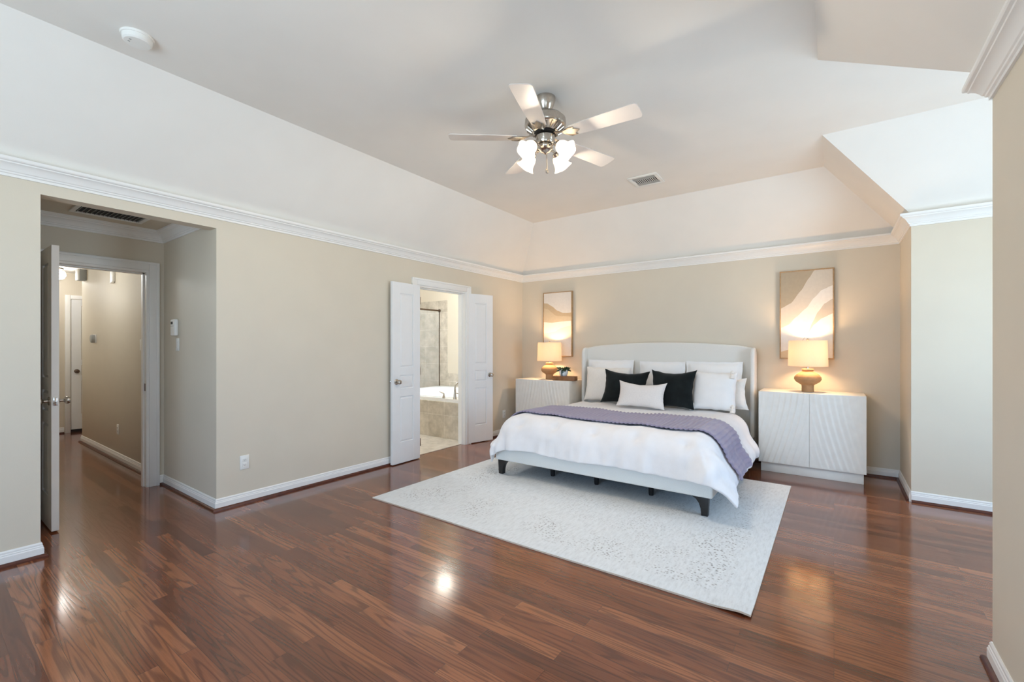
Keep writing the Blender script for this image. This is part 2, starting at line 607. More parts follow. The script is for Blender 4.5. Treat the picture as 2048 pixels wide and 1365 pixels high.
w = MB()
w.box(WX - T, WX, KY - T, DY0, 0, SH)
w.box(WX - T, WX, DY0, DY1, 2.265, SH)
w.box(WX - T, WX, DY1, BD0, 0, SH)
w.box(WX - T, WX, BD0, BD1, BDH, SH)
w.box(WX - T, WX, BD1, WY + T, 0, SH)
bmesh.ops.remove_doubles(w.bm, verts=w.bm.verts, dist=0.0005)
struct('wall_left', w, M['wall'], 'long beige left wall with the hall opening and the bathroom doorway', 'wall')
struct('wall_back', MB().box(WX - T, RX + T, WY, WY + T, 0, SH + 0.05), M['wall'], 'beige wall behind the bed with two canvases', 'wall')
struct('wall_return', MB().box(RX, RX + T, BY + T, WY + T, 0, SH), M['wall'],
       'narrow warm-lit side wall right of the lamp where the bay begins', 'wall')
struct('wall_bay', MB().box(RX, BX + T, BY, BY + T, 0, SH), M['wall'], 'bright bay wall washed by cool daylight', 'wall')
w = MB()
w.box(RX, RX + T, KY - T, -0.25, 0, SH).box(RX, RX + T, 0.45, CY, 0, SH).box(RX, RX + T, -0.25, 0.45, 0, 1.0).box(RX, RX + T, -0.25, 0.45, 2.0, SH)
w.box(RX + T, BX + T, CY - T, CY, 0, SH)
struct('wall_right', w, M['wall'], 'near right wall at the picture edge', 'wall', smooth=False)
w = MB()                                            # bay end wall with its window opening
w.box(BX, BX + T, CY - T, 2.8, 0, CH + 0.1)
w.box(BX, BX + T, 4.2, BY + T, 0, CH + 0.1)
w.box(BX, BX + T, 2.8, 4.2, 0, 0.55)
w.box(BX, BX + T, 2.8, 4.2, 2.2, CH + 0.1)
struct('wall_window', w, M['wall'], 'bay end wall holding the daylight window', 'wall')
w = MB()                                            # wall behind the camera, one window opening added for light
for a, b in ((WX - T, -2.6), (-0.4, RX + T)):
    w.box(a, b, KY - T, KY, 0, CH + 0.1)
w.box(-2.6, -0.4, KY - T, KY, 0, 0.7)
w.box(-2.6, -0.4, KY - T, KY, 2.3, CH + 0.1)
struct('wall_front', w, M['wall'], 'wall behind the camera with an added window opening', 'wall')


def window(name, x0, x1, y0, y1, z0, z1, label):
    w = MB()
    t = 0.05
    if x1 - x0 > y1 - y0:
        w.box(x0, x1, y0, y1, z0, z0 + t).box(x0, x1, y0, y1, z1 - t, z1).box(x0, x0 + t, y0, y1, z0 + t, z1 - t).box(x1 - t, x1, y0, y1, z0 + t, z1 - t)
        xm = (x0 + x1) / 2
        w.box(xm - 0.02, xm + 0.02, y0, y1, z0 + t, z1 - t)
    else:
        w.box(x0, x1, y0, y1, z0, z0 + t).box(x0, x1, y0, y1, z1 - t, z1).box(x0, x1, y0, y0 + t, z0 + t, z1 - t).box(x0, x1, y1 - t, y1, z0 + t, z1 - t)
        ym = (y0 + y1) / 2
        w.box(x0, x1, ym - 0.02, ym + 0.02, z0 + t, z1 - t)
    struct(name, w, M['trim'], label, 'window', smooth=False)


window('window_1', BX + 0.05, BX + 0.09, 2.8, 4.2, 0.55, 2.2, 'white framed bay window around the corner')
window('added_window_2', RX + 0.05, RX + 0.09, -0.25, 0.45, 1.0, 2.0, 'white framed window added unseen in the near right wall for light')  # added out of view to send daylight onto the left wall
window('added_window_3', -2.6, -0.4, KY - 0.09, KY - 0.05, 0.7, 2.3, 'white framed window added unseen behind the camera for light')  # added out of view to brighten the bed and its wall

# tray ceiling: flat centre, 45 degree slopes with hips, open to the bay
E_ = CH - SH
fx0, fx1, fy1 = WX + E_, RX - E_, WY - E_
c = MB()


def quad(*pts):
    c.bm.faces.new([c.bm.verts.new(p) for p in pts])


by0, by1 = CY + E_, BY - E_
quad((WX, KY, SH), (fx0, KY, CH), (fx0, fy1, CH), (WX, WY, SH))
quad((WX, WY, SH), (fx0, fy1, CH), (fx1, fy1, CH), (RX, WY, SH))
quad((RX, WY, SH), (fx1, fy1, CH), (fx1, by1, CH), (RX, BY, SH))
quad((RX, BY, SH), (fx1, by1, CH), (BX, by1, CH), (BX, BY, SH))
quad((RX, CY, SH), (BX, CY, SH), (BX, by0, CH), (fx1, by0, CH))
quad((RX, CY, SH), (fx1, by0, CH), (fx1, KY, CH), (RX, KY, SH))
quad((fx0, KY, CH), (fx1, KY, CH), (fx1, fy1, CH), (fx0, fy1, CH))
quad((fx1, by0, CH), (BX, by0, CH), (BX, by1, CH), (fx1, by1, CH))
bmesh.ops.remove_doubles(c.bm, verts=c.bm.verts, dist=0.0005)
bmesh.ops.recalc_face_normals(c.bm, faces=c.bm.faces)
o = struct('ceiling', c, M['ceil'], 'tray ceiling with flat centre and sloped sides', 'ceiling', smooth=False)
sm = o.modifiers.new('thickness', 'SOLIDIFY')
sm.thickness = 0.05
sm.offset = 1.0

# vestibule, hall and bathroom shells
VH = 2.405
w = MB()
w.box(VX - T, WX - T + 0.001, DY1, DY1 + 0.1, 0, VH)
struct('wall_vestibule', w, M['wall'], 'shaded vestibule side wall with thermostat and switch', 'wall')
struct('wall_vestibule_near', MB().box(VX - T, WX - T + 0.001, 0.40, 0.50, 0, VH), M['wall'], 'vestibule side wall behind the open bedroom door', 'wall')
w = MB()
w.box(VX - T, VX, 0.2, HD0, 0, VH).box(VX - T, VX, HD1, DY1 + 0.1, 0, VH).box(VX - T, VX, HD0, HD1, HDH, VH)
struct('wall_doorway', w, M['wall'], 'vestibule end wall around the bedroom doorway', 'wall', smooth=False)
struct('ceiling_vestibule', MB().box(VX - T, WX - T + 0.001, 0.3, DY1 + 0.1, VH, VH + 0.06), M['wall'], 'shaded vestibule ceiling with return grille', 'ceiling')
w = MB()
w.box(-8.43, VX - T, 1.5, 1.6, 0, 2.45, 0.01).box(-8.43, -8.33, 1.59, 2.4, 0, 2.45)
struct('wall_hall', w, M['wall'], 'olive-shaded hall wall seen through the bedroom doorway', 'wall')
struct('wall_hall_end', MB().box(HALLX - T, HALLX, 0.2, 2.45, 0, 2.45), M['wall'], 'bright far end wall of the hall', 'wall')
struct('wall_hall_near', MB().box(HALLX - T, VX - T, 0.2, 0.32, 0, 2.45), M['wall'], 'hall wall hidden behind the open bedroom door', 'wall')
struct('wall_hall_side', MB().box(HALLX - T, -8.33, 2.35, 2.45, 0, 2.45), M['wall'], 'short hall wall beside the far door', 'wall')
struct('ceiling_hall', MB().box(HALLX - T, VX - T, 0.2, 2.45, 2.45, 2.45 + 0.06), M['ceil'], 'hall ceiling with a lit glass fixture', 'ceiling')

w = MB()
w.box(-8.3, WX - T, 6.2, 6.3, 0, 3.0)
struct('wall_bathroom', w, M['wall'], 'pale bathroom wall above the tub tile', 'wall')
struct('wall_bathroom_side', MB().box(-8.3, -8.2, 2.45, 6.3, 0, 3.0).box(-8.3, WX - T, 2.45, 2.55, 0, 3.0), M['wall'], 'bathroom side walls out of sight', 'wall')
struct('ceiling_bathroom', MB().box(-8.3, WX - T, 2.45, 6.3, 2.75, 2.8), M['ceil'], 'bathroom ceiling', 'ceiling')
struct('trim_8', MB().box(-8.2, -6.016, 6.188, 6.2, 0, 2.215).box(-6.016, WX - T, 6.188, 6.2, 0, 0.81), M['tile_xz'],
       'mottled beige wall tile of the shower and tub backsplash', 'tile', smooth=False)

# ------------------------------------------------------------------ trim
crown = [(0, 2.335), (0.010, 2.335), (0.010, 2.350), (0.018, 2.354), (0.020, 2.362), (0.026, 2.366), (0.032, 2.378), (0.042, 2.392), (0.054, 2.402), (0.062, 2.405), (0.064, 2.412), (0.074, 2.416), (0.078, 2.422),
         (0.078, SH), (0, SH)]
struct('trim_1', MB().sweep([(RX, KY), (RX, CY), (BX, CY), (BX, BY), (RX, BY), (RX, WY), (WX, WY), (WX, KY)], crown, True), M['trim'],
       'white crown molding running around the bedroom walls', 'crown molding', angle=25)
crown2 = [(a, z + VH - SH) for a, z in crown]
struct('trim_2', MB().sweep([(WX - T, 0.5), (WX - T, DY1), (VX, DY1), (VX, 0.5)], crown2, True), M['trim'], 'white crown molding in the shaded vestibule', 'crown molding', angle=25)

base = [(0, 0), (0.014, 0), (0.014, 0.058), (0.011, 0.064), (0.011, 0.070), (0.008, 0.074), (0.008, 0.084), (0.004, 0.092), (0, 0.092)]
shoe = [(0.0141, 0), (0.032, 0), (0.031, 0.009), (0.026, 0.016), (0.019, 0.020), (0.0141, 0.021)]
runs = {'left': [[(WX, BD0 - 0.095), (WX, DY1), (VX, DY1)], [(VX, DY1), (VX, HD1 + 0.085)], [(WX - 0.10, DY0), (WX, DY0), (WX, KY)], [(WX, WY), (WX, BD1 + 0.095)]],
        'back': [[(RX, BY), (RX, WY), (WX, WY)]],
        'bay': [[(BX, BY), (RX, BY)]],
        'right': [[(RX, KY), (RX, CY), (BX, CY)]],
        'hall': [[(VX - T, 1.5), (-8.43, 1.5), (-8.43, 2.35)], [(HALLX, 1.49), (HALLX, 0.32)]]}
# paths must keep the room on their left
where = dict(left='along the long left wall and into the vestibule', back='behind the bed', bay='along the bright bay wall', right='along the near right wall', hall='along the hall wall')
k = 3
for side, rl in runs.items():
    b, s_ = MB(), MB()
    for r in rl:
        # orient: room on the left
        r2 = r
        if side in ('left',):
            r2 = r
        b.sweep(r2, base)
        s_.sweep(r2, shoe)
    struct('baseboard_' + side, b, M['trim'], 'white stepped baseboard ' + where[side], 'baseboard', angle=25)
    struct('trim_%d' % (20 + k), s_, M['shoe'], 'dark stained shoe molding ' + where[side], 'shoe molding', angle=25)
    k += 1


def casing(mb, ax, v, a0, a1, h, wd, out):
    """door casing on wall plane (ax=0: x=v), opening a0..a1, height h, sticking out by out"""
    s = 1 if out > 0 else -1
    for (p, q, z0, z1) in ((a0 - wd, a0 - 0.008, 0, h + wd), (a1 + 0.008, a1 + wd, 0, h + wd), (a0 - 0.008, a1 + 0.008, h + 0.008, h + wd)):
        mb.box(v, v + out, p, q, z0, z1, 0.004)
    for (p, q, z0, z1) in ((a0 - wd, a0 - wd + 0.022, 0, h + wd), (a1 + wd - 0.022, a1 + wd, 0, h + wd), (a0 - wd + 0.022, a1 + wd - 0.022, h + wd - 0.022, h + wd)):
        mb.box(v + out * 0.9, v + out + s * 0.007, p, q, z0, z1, 0.003)


w = MB()
casing(w, 0, WX, BD0, BD1, BDH, 0.088, 0.018)
for (a, b_) in ((BD0 - 0.008, BD0 + 0.012), (BD1 - 0.012, BD1 + 0.008)):
    w.box(WX - T - 0.005, WX + 0.004, a, b_, 0, BDH + 0.008)
w.box(WX - T - 0.005, WX + 0.004, BD0 + 0.012, BD1 - 0.012, BDH - 0.012, BDH + 0.008)
w.box(WX - T + 0.02, WX - 0.05, BD0 + 0.012, BD0 + 0.024, 0, BDH - 0.012).box(WX - T + 0.02, WX - 0.05, BD1 - 0.024, BD1 - 0.012, 0, BDH - 0.012)
w.box(WX - T + 0.02, WX - 0.05, BD0 + 0.024, BD1 - 0.024, BDH - 0.024, BDH - 0.012)
struct('trim_3', w, M['trim'], 'white casing around the bathroom doorway', 'door casing')
w = MB()
casing(w, 0, VX, HD0, HD1, HDH, 0.085, 0.018)
casing(w, 0, VX - T, HD0, HD1, HDH, 0.085, -0.018)
for (a, b_) in ((HD0 - 0.008, HD0 + 0.012), (HD1 - 0.012, HD1 + 0.008)):
    w.box(VX - T - 0.004, VX + 0.004, a, b_, 0, HDH + 0.008)
w.box(VX - T - 0.004, VX + 0.004, HD0 + 0.012, HD1 - 0.012, HDH - 0.012, HDH + 0.008)
w.box(VX - 0.10, VX - 0.055, HD1 - 0.024, HD1 - 0.012, 0, HDH - 0.012)
w.box(VX - 0.10, VX - 0.055, HD0 + 0.012, HD1 - 0.012, HDH - 0.024, HDH - 0.012)
struct('trim_4', w, M['trim'], 'white casing around the bedroom doorway', 'door casing')
tag(obj('strike_plate', MB().box(VX - 0.048, VX - 0.018, HD1 - 0.0145, HD1 - 0.0122, 0.90, 0.97, 0.001), M['bronze']),
    'small dark strike plate on the bedroom doorway jamb', 'strike plate')


# ------------------------------------------------------------------ doors
def leaf_mesh(W, H, t, panels, x_panels):
    """door slab in local coordinates: x 0..W, y 0..t (thickness), z 0..H, raised panels on both faces"""
    m = MB()
    d = 0.013
    xs = sorted(x_panels)
    m.box(0.002, W - 0.002, d, t - d, 0.002, H - 0.002)                       # core
    cuts = [0.0]
    for (a, b_) in xs:
        cuts += [a, b_]
    cuts.append(W)
    for i in range(0, len(cuts), 2):
        m.box(cuts[i], cuts[i + 1], 0, t, 0, H, 0.002, 1)                     # stiles
    zc = [0.0]
    for (a, b_) in sorted(panels):
        zc += [a, b_]
    zc.append(H)
    for (xa, xb) in xs:
        for i in range(0, len(zc), 2):
            m.box(xa - 0.001, xb + 0.001, 0, t, zc[i], zc[i + 1], 0.002, 1)   # rails
        for (za, zb) in panels:                                                # raised fields
            for s in (0, 1):
                y0, y1 = (0.0015, d + 0.002) if s == 0 else (t - d - 0.002, t - 0.0015)
                g = 0.022
                pts = [(xa + g, za + g), (xb - g, za + g), (xb - g, zb - g), (xa + g, zb - g)]
                ysurf, ybase = (y0, y1) if s == 0 else (y1, y0)
                vo = [m.bm.verts.new((px + (0.02 if px > (xa + xb) / 2 else -0.02), ybase, pz + (0.02 if pz > (za + zb) / 2 else -0.02))) for px, pz in pts]
                vi = [m.bm.verts.new((px, ysurf, pz)) for px, pz in pts]
                fs = [m.bm.faces.new(vi)]
                for q in range(4):
                    fs.append(m.bm.faces.new([vo[q], vo[(q + 1) % 4], vi[(q + 1) % 4], vi[q]]))
                bmesh.ops.recalc_face_normals(m.bm, faces=fs)
                if fs[0].normal.y * (-1 if s == 0 else 1) < 0:
                    bmesh.ops.reverse_faces(m.bm, faces=fs)
    return m


def knob(parent, x, y, z, sgn, m, r=0.027):
    """round door knob sticking out along local y by sgn"""
    R = Matrix.Rotation(-sgn * PI / 2, 4, 'X').to_3x3()
    prof = [(0.031, 0), (0.031, 0.004), (0.026, 0.008), (0.011, 0.010), (0.010, 0.030), (0.014, 0.034), (0.022, 0.038), (r, 0.047), (r, 0.054), (0.022, 0.064), (0.010, 0.068), (0.001, 0.069)]
    return obj('knob', MB().lathe(prof, 24, (x, y, z), R), m, parent)


def hinge(parent, x, y, z):
    m = MB().lathe([(0.007, -0.045), (0.007, 0.045)], 12, (x, y, z)).box(x - 0.02, x + 0.012, y - 0.004, y + 0.004, z - 0.044, z + 0.044)
    return obj('hinge', m, M['nickel'], parent)


P3 = [(0.235, 0.745), (0.835, 0.985), (1.075, 1.905)]
FW = 0.412


def french(name, hx, hy, ang, mirror, label):
    """leaf hinged at (hx, hy); local x runs from the hinge to the free edge"""
    o = obj(name, leaf_mesh(FW, 2.028, 0.035, P3, [(0.105, 0.305)]), M['door'], None, smooth=False)
    tag(o, label, 'door', 'pair of narrow bathroom doors', 'structure')
    o.location = (hx, hy, 0.01)
    o.rotation_euler = (0, 0, ang)
    knob(o, FW - 0.055, 0, 0.915, -1, M['nickel'])
    knob(o, FW - 0.055, 0.035, 0.915, 1, M['nickel'])
    for z in (0.18, 1.02, 1.85):
        hinge(o, -0.006, 0.0175, z)
    return o


# left leaf: folds back along the wall towards the camera; right leaf stands a little off the wall
french('door_1', -3.975, 3.602, math.radians(-90 + 1.5), False, 'narrow white bathroom door folded back, the one nearer the hall opening')
french('door_2', -3.992, 4.52, math.radians(90 - 14), True, 'narrow white bathroom door standing open toward the bed, nearer the corner')

o = obj('door_3', leaf_mesh(0.735, 2.02, 0.04, P3, [(0.11, 0.335), (0.41, 0.625)]), M['door'], None, smooth=False)
tag(o, 'white bedroom door open into the vestibule, seen on edge', 'door', None, 'structure')
o.location = (VX + 0.012, 0.635, 0.012)
knob(o, 0.735 - 0.06, 0.0, 0.915, -1, M['nickel'])
knob(o, 0.735 - 0.06, 0.04, 0.915, 1, M['nickel'])
obj('latch_plate', MB().box(0.7345, 0.7365, 0.008, 0.032, 0.885, 0.945, 0.001).box(0.736, 0.744, 0.014, 0.026, 0.907, 0.923, 0.002), M['nickel'], o)

o = obj('door_4', leaf_mesh(0.76, 2.0, 0.04, P3, [(0.11, 0.35), (0.42, 0.65)]), M['door'], None, smooth=False)
tag(o, 'white panelled door at the far end of the hall', 'door', None, 'structure')
o.location = (HALLX + 0.012, 1.57, 0.045)
o.rotation_euler = (0, 0, PI / 2)
knob(o, 0.06, 0.0, 0.895, -1, M['bronze'])
w = MB()
w.box(HALLX, HALLX + 0.02, 1.50, 1.56, 0, 2.11, 0.003).box(HALLX, HALLX + 0.02, 1.56, 2.34, 2.05, 2.11, 0.003)
struct('trim_5', w, M['trim'], 'white casing around the far hall door', 'door casing')
struct('trim_6', MB().box(HALLX, HALLX + 0.03, 1.565, 2.335, 0, 0.042), M['dark'], 'dark strip painted for the shaded gap under the far hall door', 'painted shade')  # solid dark strip stands in for the shade under the door


def door_stop(name, loc, rz, label):
    t = thing(name, label, 'door stop', loc, rz)
    obj('rod', MB().tube([(0, 0, 0), (0.05, 0, 0)], 0.006).lathe([(0.014, 0), (0.014, 0.004)], 14, (0, 0, 0), Matrix.Rotation(PI / 2, 3, 'Y')), M['bronze'], t)
    obj('tip', MB().tube([(0.05, 0, 0), (0.063, 0, 0)], 0.009), M['plastic'], t)


door_stop('door_stop', (WX + 0.014, 3.235, 0.05), 0, 'small dark door stop on the baseboard beside the bathroom door')
door_stop('door_stop', (-4.60, 0.515 - 0.015, 0.05), PI / 2, 'small white-tipped door stop behind the open bedroom door')

# ------------------------------------------------------------------ wall fittings


def plate(name, label, cat, loc, rz, kind):
    """cover plate in the local xz plane, facing local -y"""
    t = thing(name, label, cat, loc, rz)
    obj('cover_plate', MB().box(-0.036, 0.036, -0.006, 0, -0.058, 0.058, 0.003), M['plastic'], t)
    if kind == 'outlet':
        for z in (0.02, -0.02):
            r_ = obj('receptacle', MB().box(-0.017, 0.017, -0.0085, -0.005, z - 0.014, z + 0.014, 0.004), M['plastic'], t)
            m = MB()
            m.box(-0.008, -0.006, -0.0092, -0.0083, z - 0.003, z + 0.007).box(0.006, 0.008, -0.0092, -0.0083, z - 0.003, z + 0.007).box(-0.002, 0.002, -0.0092, -0.0083, z - 0.010, z - 0.006)
            obj('slot', m, M['dark'], r_)
    elif kind == 'switch':
        obj('rocker', MB().box(-0.017, 0.017, -0.010, -0.005, -0.033, 0.033, 0.003), M['plastic'], t)
    elif kind == 'toggle':
        obj('toggle', MB().box(-0.005, 0.005, -0.018, -0.005, -0.010, 0.012, 0.002), M['plastic'], t)
    return t


# left wall faces +x: rotate so that local -y points to +x
plate('outlet', 'white duplex outlet low on the left wall beside the hall opening', 'outlet', (WX, 1.71, 0.345), PI / 2, 'outlet')
plate('outlet', 'white outlet low on the left wall near the bedside cabinet corner', 'outlet', (WX, 5.335, 0.31), PI / 2, 'outlet')
plate('light_switch', 'white light switch under the thermostat in the vestibule', 'switch', (-4.84, DY1, 1.335), 0, 'switch')
plate('light_switch', 'white light switch on the hall wall just beyond the doorway', 'switch', (-5.87, 1.5, 1.335), 0, 'switch')
plate('outlet', 'white outlet low on the hall wall', 'outlet', (-6.71, 1.5, 0.36), 0, 'outlet')

t = thing('thermostat', 'white wall thermostat with dark display in the vestibule', 'thermostat', (-4.875, DY1, 1.49))
obj('body', MB().box(-0.055, 0.055, -0.032, 0, -0.075, 0.075, 0.010, 3), M['plastic'], t)
obj('display', MB().box(-0.038, 0.008, -0.0335, -0.030, 0.030, 0.054, 0.001), M['dark'], t)
obj('groove', MB().box(-0.045, 0.035, -0.0328, -0.031, 0.010, 0.013), M['greyplastic'], t)

t = thing('wall_box', 'square white box high at the hall corner', 'wall box', (-8.24, 1.5, 2.285))
obj('back_box', MB().box(-0.075, 0.075, -0.07, 0, -0.075, 0.075, 0.006), M['greyplastic'], t)
obj('front_cover', MB().box(-0.075, 0.075, -0.086, -0.068, -0.075, 0.075, 0.006), M['plastic'], t)
t = thing('wall_chime', 'tall narrow white chime high on the hall wall', 'chime', (-6.87, 1.5, 2.165))
obj('body', MB().box(-0.05, 0.05, -0.028, 0, -0.085, 0.085, 0.008), M['plastic'], t)
obj('base', MB().box(-0.045, 0.045, -0.032, -0.004, -0.10, -0.08, 0.006), M['plastic'], t)
t = thing('thermostat', 'small round-edged thermostat on the hall wall', 'thermostat', (-7.73, 1.5, 1.42))
obj('plate', MB().box(-0.075, 0.075, -0.012, 0, -0.055, 0.055, 0.004), M['plastic'], t)
obj('dial', MB().lathe([(0.052, 0), (0.052, 0.03), (0.046, 0.036)], 28, (0.02, -0.012, 0), Matrix.Rotation(PI / 2, 3, 'X')), M['greyplastic'], t)

# smoke detector
t = thing('smoke_detector', 'round white smoke detector on the flat ceiling', 'smoke detector', (-3.145, 0.785, CH))
obj('base', MB().lathe([(0.074, -0.012), (0.076, -0.002), (0.074, 0)], 40), M['plastic'], t)
obj('body', MB().lathe([(0.030, -0.043), (0.058, -0.041), (0.066, -0.034), (0.068, -0.012), (0.060, -0.011)], 40), M['plastic'], t)
obj('vent_slot', MB().box(-0.012, -0.004, -0.040, -0.030, -0.0432, -0.041).box(0.012, 0.020, -0.040, -0.030, -0.0432, -0.041), M['greyplastic'], t)

# ceiling supply register
t = thing('ceiling_vent', 'white metal air register in the ceiling beyond the fan', 'vent', (-1.575, 4.545, CH))
m = MB()
for a in ((-0.15, 0.15, -0.15, -0.115), (-0.15, 0.15, 0.115, 0.15), (-0.15, -0.115, -0.115, 0.115), (0.115, 0.15, -0.115, 0.115)):
    m.box(a[0], a[1], a[2], a[3], -0.012, 0, 0.003)
obj('frame', m, M['plastic'], t)
obj('duct_shade', MB().box(-0.115, 0.115, -0.115, 0.115, -0.002, -0.0005), M['dark'], t)  # flat dark sheet painted in place of the shaded interior
obj('deflector', MB().box(-0.115, 0.115, -0.115, -0.035, -0.006, -0.003).box(-0.115, 0.115, 0.055, 0.115, -0.008, -0.003), M['greyplastic'], t)
m = MB()
for i in range(12):
    x = -0.11 + i * 0.02
    m.box(x - 0.0028, x + 0.0028, -0.035, 0.055, -0.006, -0.003)
obj('louver', m, M['plastic'], t)

# return grille in the vestibule ceiling
t = thing('return_grille', 'large return air grille in the vestibule ceiling', 'grille', (-4.66, 1.03, VH))
m = MB()
for a in ((-0.28, 0.28, -0.23, -0.20), (-0.28, 0.28, 0.20, 0.23), (-0.28, -0.25, -0.20, 0.20), (0.25, 0.28, -0.20, 0.20), (-0.01, 0.01, -0.20, 0.20)):
    m.box(a[0], a[1], a[2], a[3], -0.012, 0, 0.002)
obj('frame', m, M['plastic'], t)
obj('filter', MB().box(-0.25, 0.25, -0.20, 0.20, -0.003, -0.001), M['dark'], t)
m = MB()
for i in range(15):
    y = -0.19 + i * 0.027
    m.box(-0.25, 0.25, y, y + 0.002, -0.010, -0.004)
obj('louver', m, M['greyplastic'], t)

# ------------------------------------------------------------------ hall and bathroom lights
t = thing('hall_light', 'lit glass ceiling fixture at the far end of the hall', 'ceiling light', (-9.02, 1.34, 2.45))
obj('canopy', MB().lathe([(0.03, -0.05), (0.07, -0.02), (0.075, 0)], 28), M['nickel'], t)
obj('glass_shade', MB().lathe([(0.02, -0.17), (0.075, -0.15), (0.10, -0.10), (0.085, -0.05), (0.03, -0.045)], 28), M['halllight'], t)
point('hall_bulb_and_fill', (-8.7, 0.85, 2.15), 9.5, (0.93, 0.98, 1.0), 0.10)
point('hall_bulb_and_fill', (-6.7, 0.75, 2.20), 9.5, (0.93, 0.98, 1.0), 0.10)  # added fill with no fixture, evens out the hall wall
t = thing('bathroom_light', 'lit ceiling fixture in the bathroom above the tub', 'ceiling light', (-5.35, 5.45, 2.75))
obj('canopy', MB().lathe([(0.09, -0.03), (0.10, 0)], 28), M['nickel'], t)
obj('glass_shade', MB().lathe([(0.02, -0.14), (0.10, -0.12), (0.13, -0.06), (0.12, -0.03)], 28), M['bathlight'], t)
point('bathroom_bulb', (-5.6, 4.3, 2.45), 60, (0.94, 0.97, 1.0), 0.12)

# ------------------------------------------------------------------ bathroom fittings
TX0, TX1 = -6.18, WX - T - 0.004
t = thing('tub_surround', 'tiled bathtub surround seen through the bathroom doorway', 'tub surround', (TX0, 4.6, 0.004))
obj('apron', MB().box(TX0, TX1, 4.6, 4.66, 0.004, 0.525, 0.004), M['tile_xz'], t, smooth=False, shift=True)
obj('side_panel', MB().box(TX0, TX0 + 0.06, 4.66, 6.185, 0.004, 0.525, 0.004), M['tile_xz'], t, smooth=False, shift=True)
t = thing('bathtub', 'white drop-in bathtub behind the tiled apron', 'bathtub', (-5.2, 5.4, 0.525))
m = MB()
NX, NY = 60, 50


def tubz(u, v):
    x, y = u * 0.955, v * 0.78
    q = (abs(u / 0.87) ** 3.2 + abs((v - 0.02) / 0.80) ** 3.2) ** (1 / 3.2)
    z = 0.045
    if q < 1:
        k_ = min(1.0, (1 - q) / 0.38)
        z = 0.045 - 0.40 * (1 - (1 - k_) ** 2.2)
    return Vector((x, y, z))


us = [-1 + 2 * i / NX for i in range(NX + 1)]
vs = [-1 + 2 * i / NY for i in range(NY + 1)]
g = m.grid(tubz, us, vs)
rim = [g[0][i] for i in range(NX + 1)] + [g[j][NX] for j in range(1, NY + 1)] + [g[NY][i] for i in range(NX - 1, -1, -1)] + [g[j][0] for j in range(NY - 1, 0, -1)]
low = [m.bm.verts.new((v.co.x, v.co.y, 0.001)) for v in rim]
for i in range(len(rim)):
    m.bm.faces.new([rim[i], low[i], low[(i + 1) % len(rim)], rim[(i + 1) % len(rim)]])
bmesh.ops.recalc_face_normals(m.bm, faces=m.bm.faces)
obj('basin', m, M['tub'], t, angle=50)
t = thing('tub_faucet', 'gooseneck nickel tub faucet with lever handle on the tub rim', 'faucet', (-4.37, 4.655, 0.57))
arc = [(0, 0, 0), (0, 0, 0.03)] + [(0.0, 0.0, 0.03 + 0.13 * i / 4) for i in range(1, 5)] + [(0.03 * (1 - math.cos(a)) * 1.6, 0.09 * (1 - math.cos(a)), 0.16 + 0.09 * math.sin(a)) for a in [PI * i / 10 for i in range(1, 11)]]
obj('spout', MB().tube(arc, [0.028, 0.022] + [0.018, 0.016, 0.014, 0.013] + [0.012] * 10, 14), M['nickel'], t)
for dx in (-0.22, 0.12):
    h = obj('handle', MB().lathe([(0.024, 0), (0.020, 0.02), (0.012, 0.045), (0.010, 0.07)], 18, (dx, 0, 0)), M['nickel'], t)
    obj('lever', MB().tube([(dx, 0, 0.068), (dx - 0.05, -0.01, 0.085), (dx - 0.085, -0.015, 0.09)], [0.009, 0.008, 0.006]), M['nickel'], h)
t = thing('shower_screen', 'clear glass shower screen with dark top rail beside the tub', 'shower screen', (-6.215, 5.6, 0.004))
obj('glass_panel', MB().box(-6.22, -6.212, 4.75, 6.186, 0.004, 2.0), M['glass'], t, smooth=False, shift=True)
obj('top_rail', MB().tube([(-6.216, 4.72, 2.02), (-6.216, 6.187, 2.02)], 0.016).lathe([(0.030, 0), (0.030, 0.012)], 18, (-6.216, 6.187, 2.02), Matrix.Rotation(PI / 2, 3, 'X')), M['bronze'], t, shift=True)
obj('wall_channel', MB().box(-6.223, -6.209, 6.176, 6.187, 0.004, 2.0), M['bronze'], t, shift=True)

# ------------------------------------------------------------------ rug
RX0, RX1, RY0, RY1 = -3.235, -0.325, 2.41, 4.905
rcx, rcy = (RX0 + RX1) / 2, (RY0 + RY1) / 2
m = MB()
NXR, NYR = 60, 50


def rugp(z):
    def f(u, v):
        x, y = RX0 + (RX1 - RX0) * u, RY0 + (RY1 - RY0) * v
        y += 0.004 * math.sin(9 * u) * (1 - v)
        lift = 0.012 * max(0, 1 - math.hypot(x - (RX1 - 0.05), y - RY0) / 0.12)
        return Vector((x - rcx, y - rcy, z + lift))
    return f


us = [i / NXR for i in range(NXR + 1)]
vs = [i / NYR for i in range(NYR + 1)]
ga = m.grid(rugp(0.011), us, vs)
gb = m.grid(rugp(0.001), us, vs, mi=1)
bo = lambda g: [g[0][i] for i in range(NXR + 1)] + [g[j][NXR] for j in range(1, NYR + 1)] + [g[NYR][i] for i in range(NXR - 1, -1, -1)] + [g[j][0] for j in range(NYR - 1, 0, -1)]
A_, B_ = bo(ga), bo(gb)
for i in range(len(A_)):
    f = m.bm.faces.new([A_[i], B_[i], B_[(i + 1) % len(A_)], A_[(i + 1) % len(A_)]])
    f.material_index = 1
bmesh.ops.recalc_face_normals(m.bm, faces=m.bm.faces)
o = tag(obj('area_rug', m, [M['rug'], M['rugback']]), 'pale distressed area rug under the bed', 'rug')
o.location = (rcx, rcy, 0)

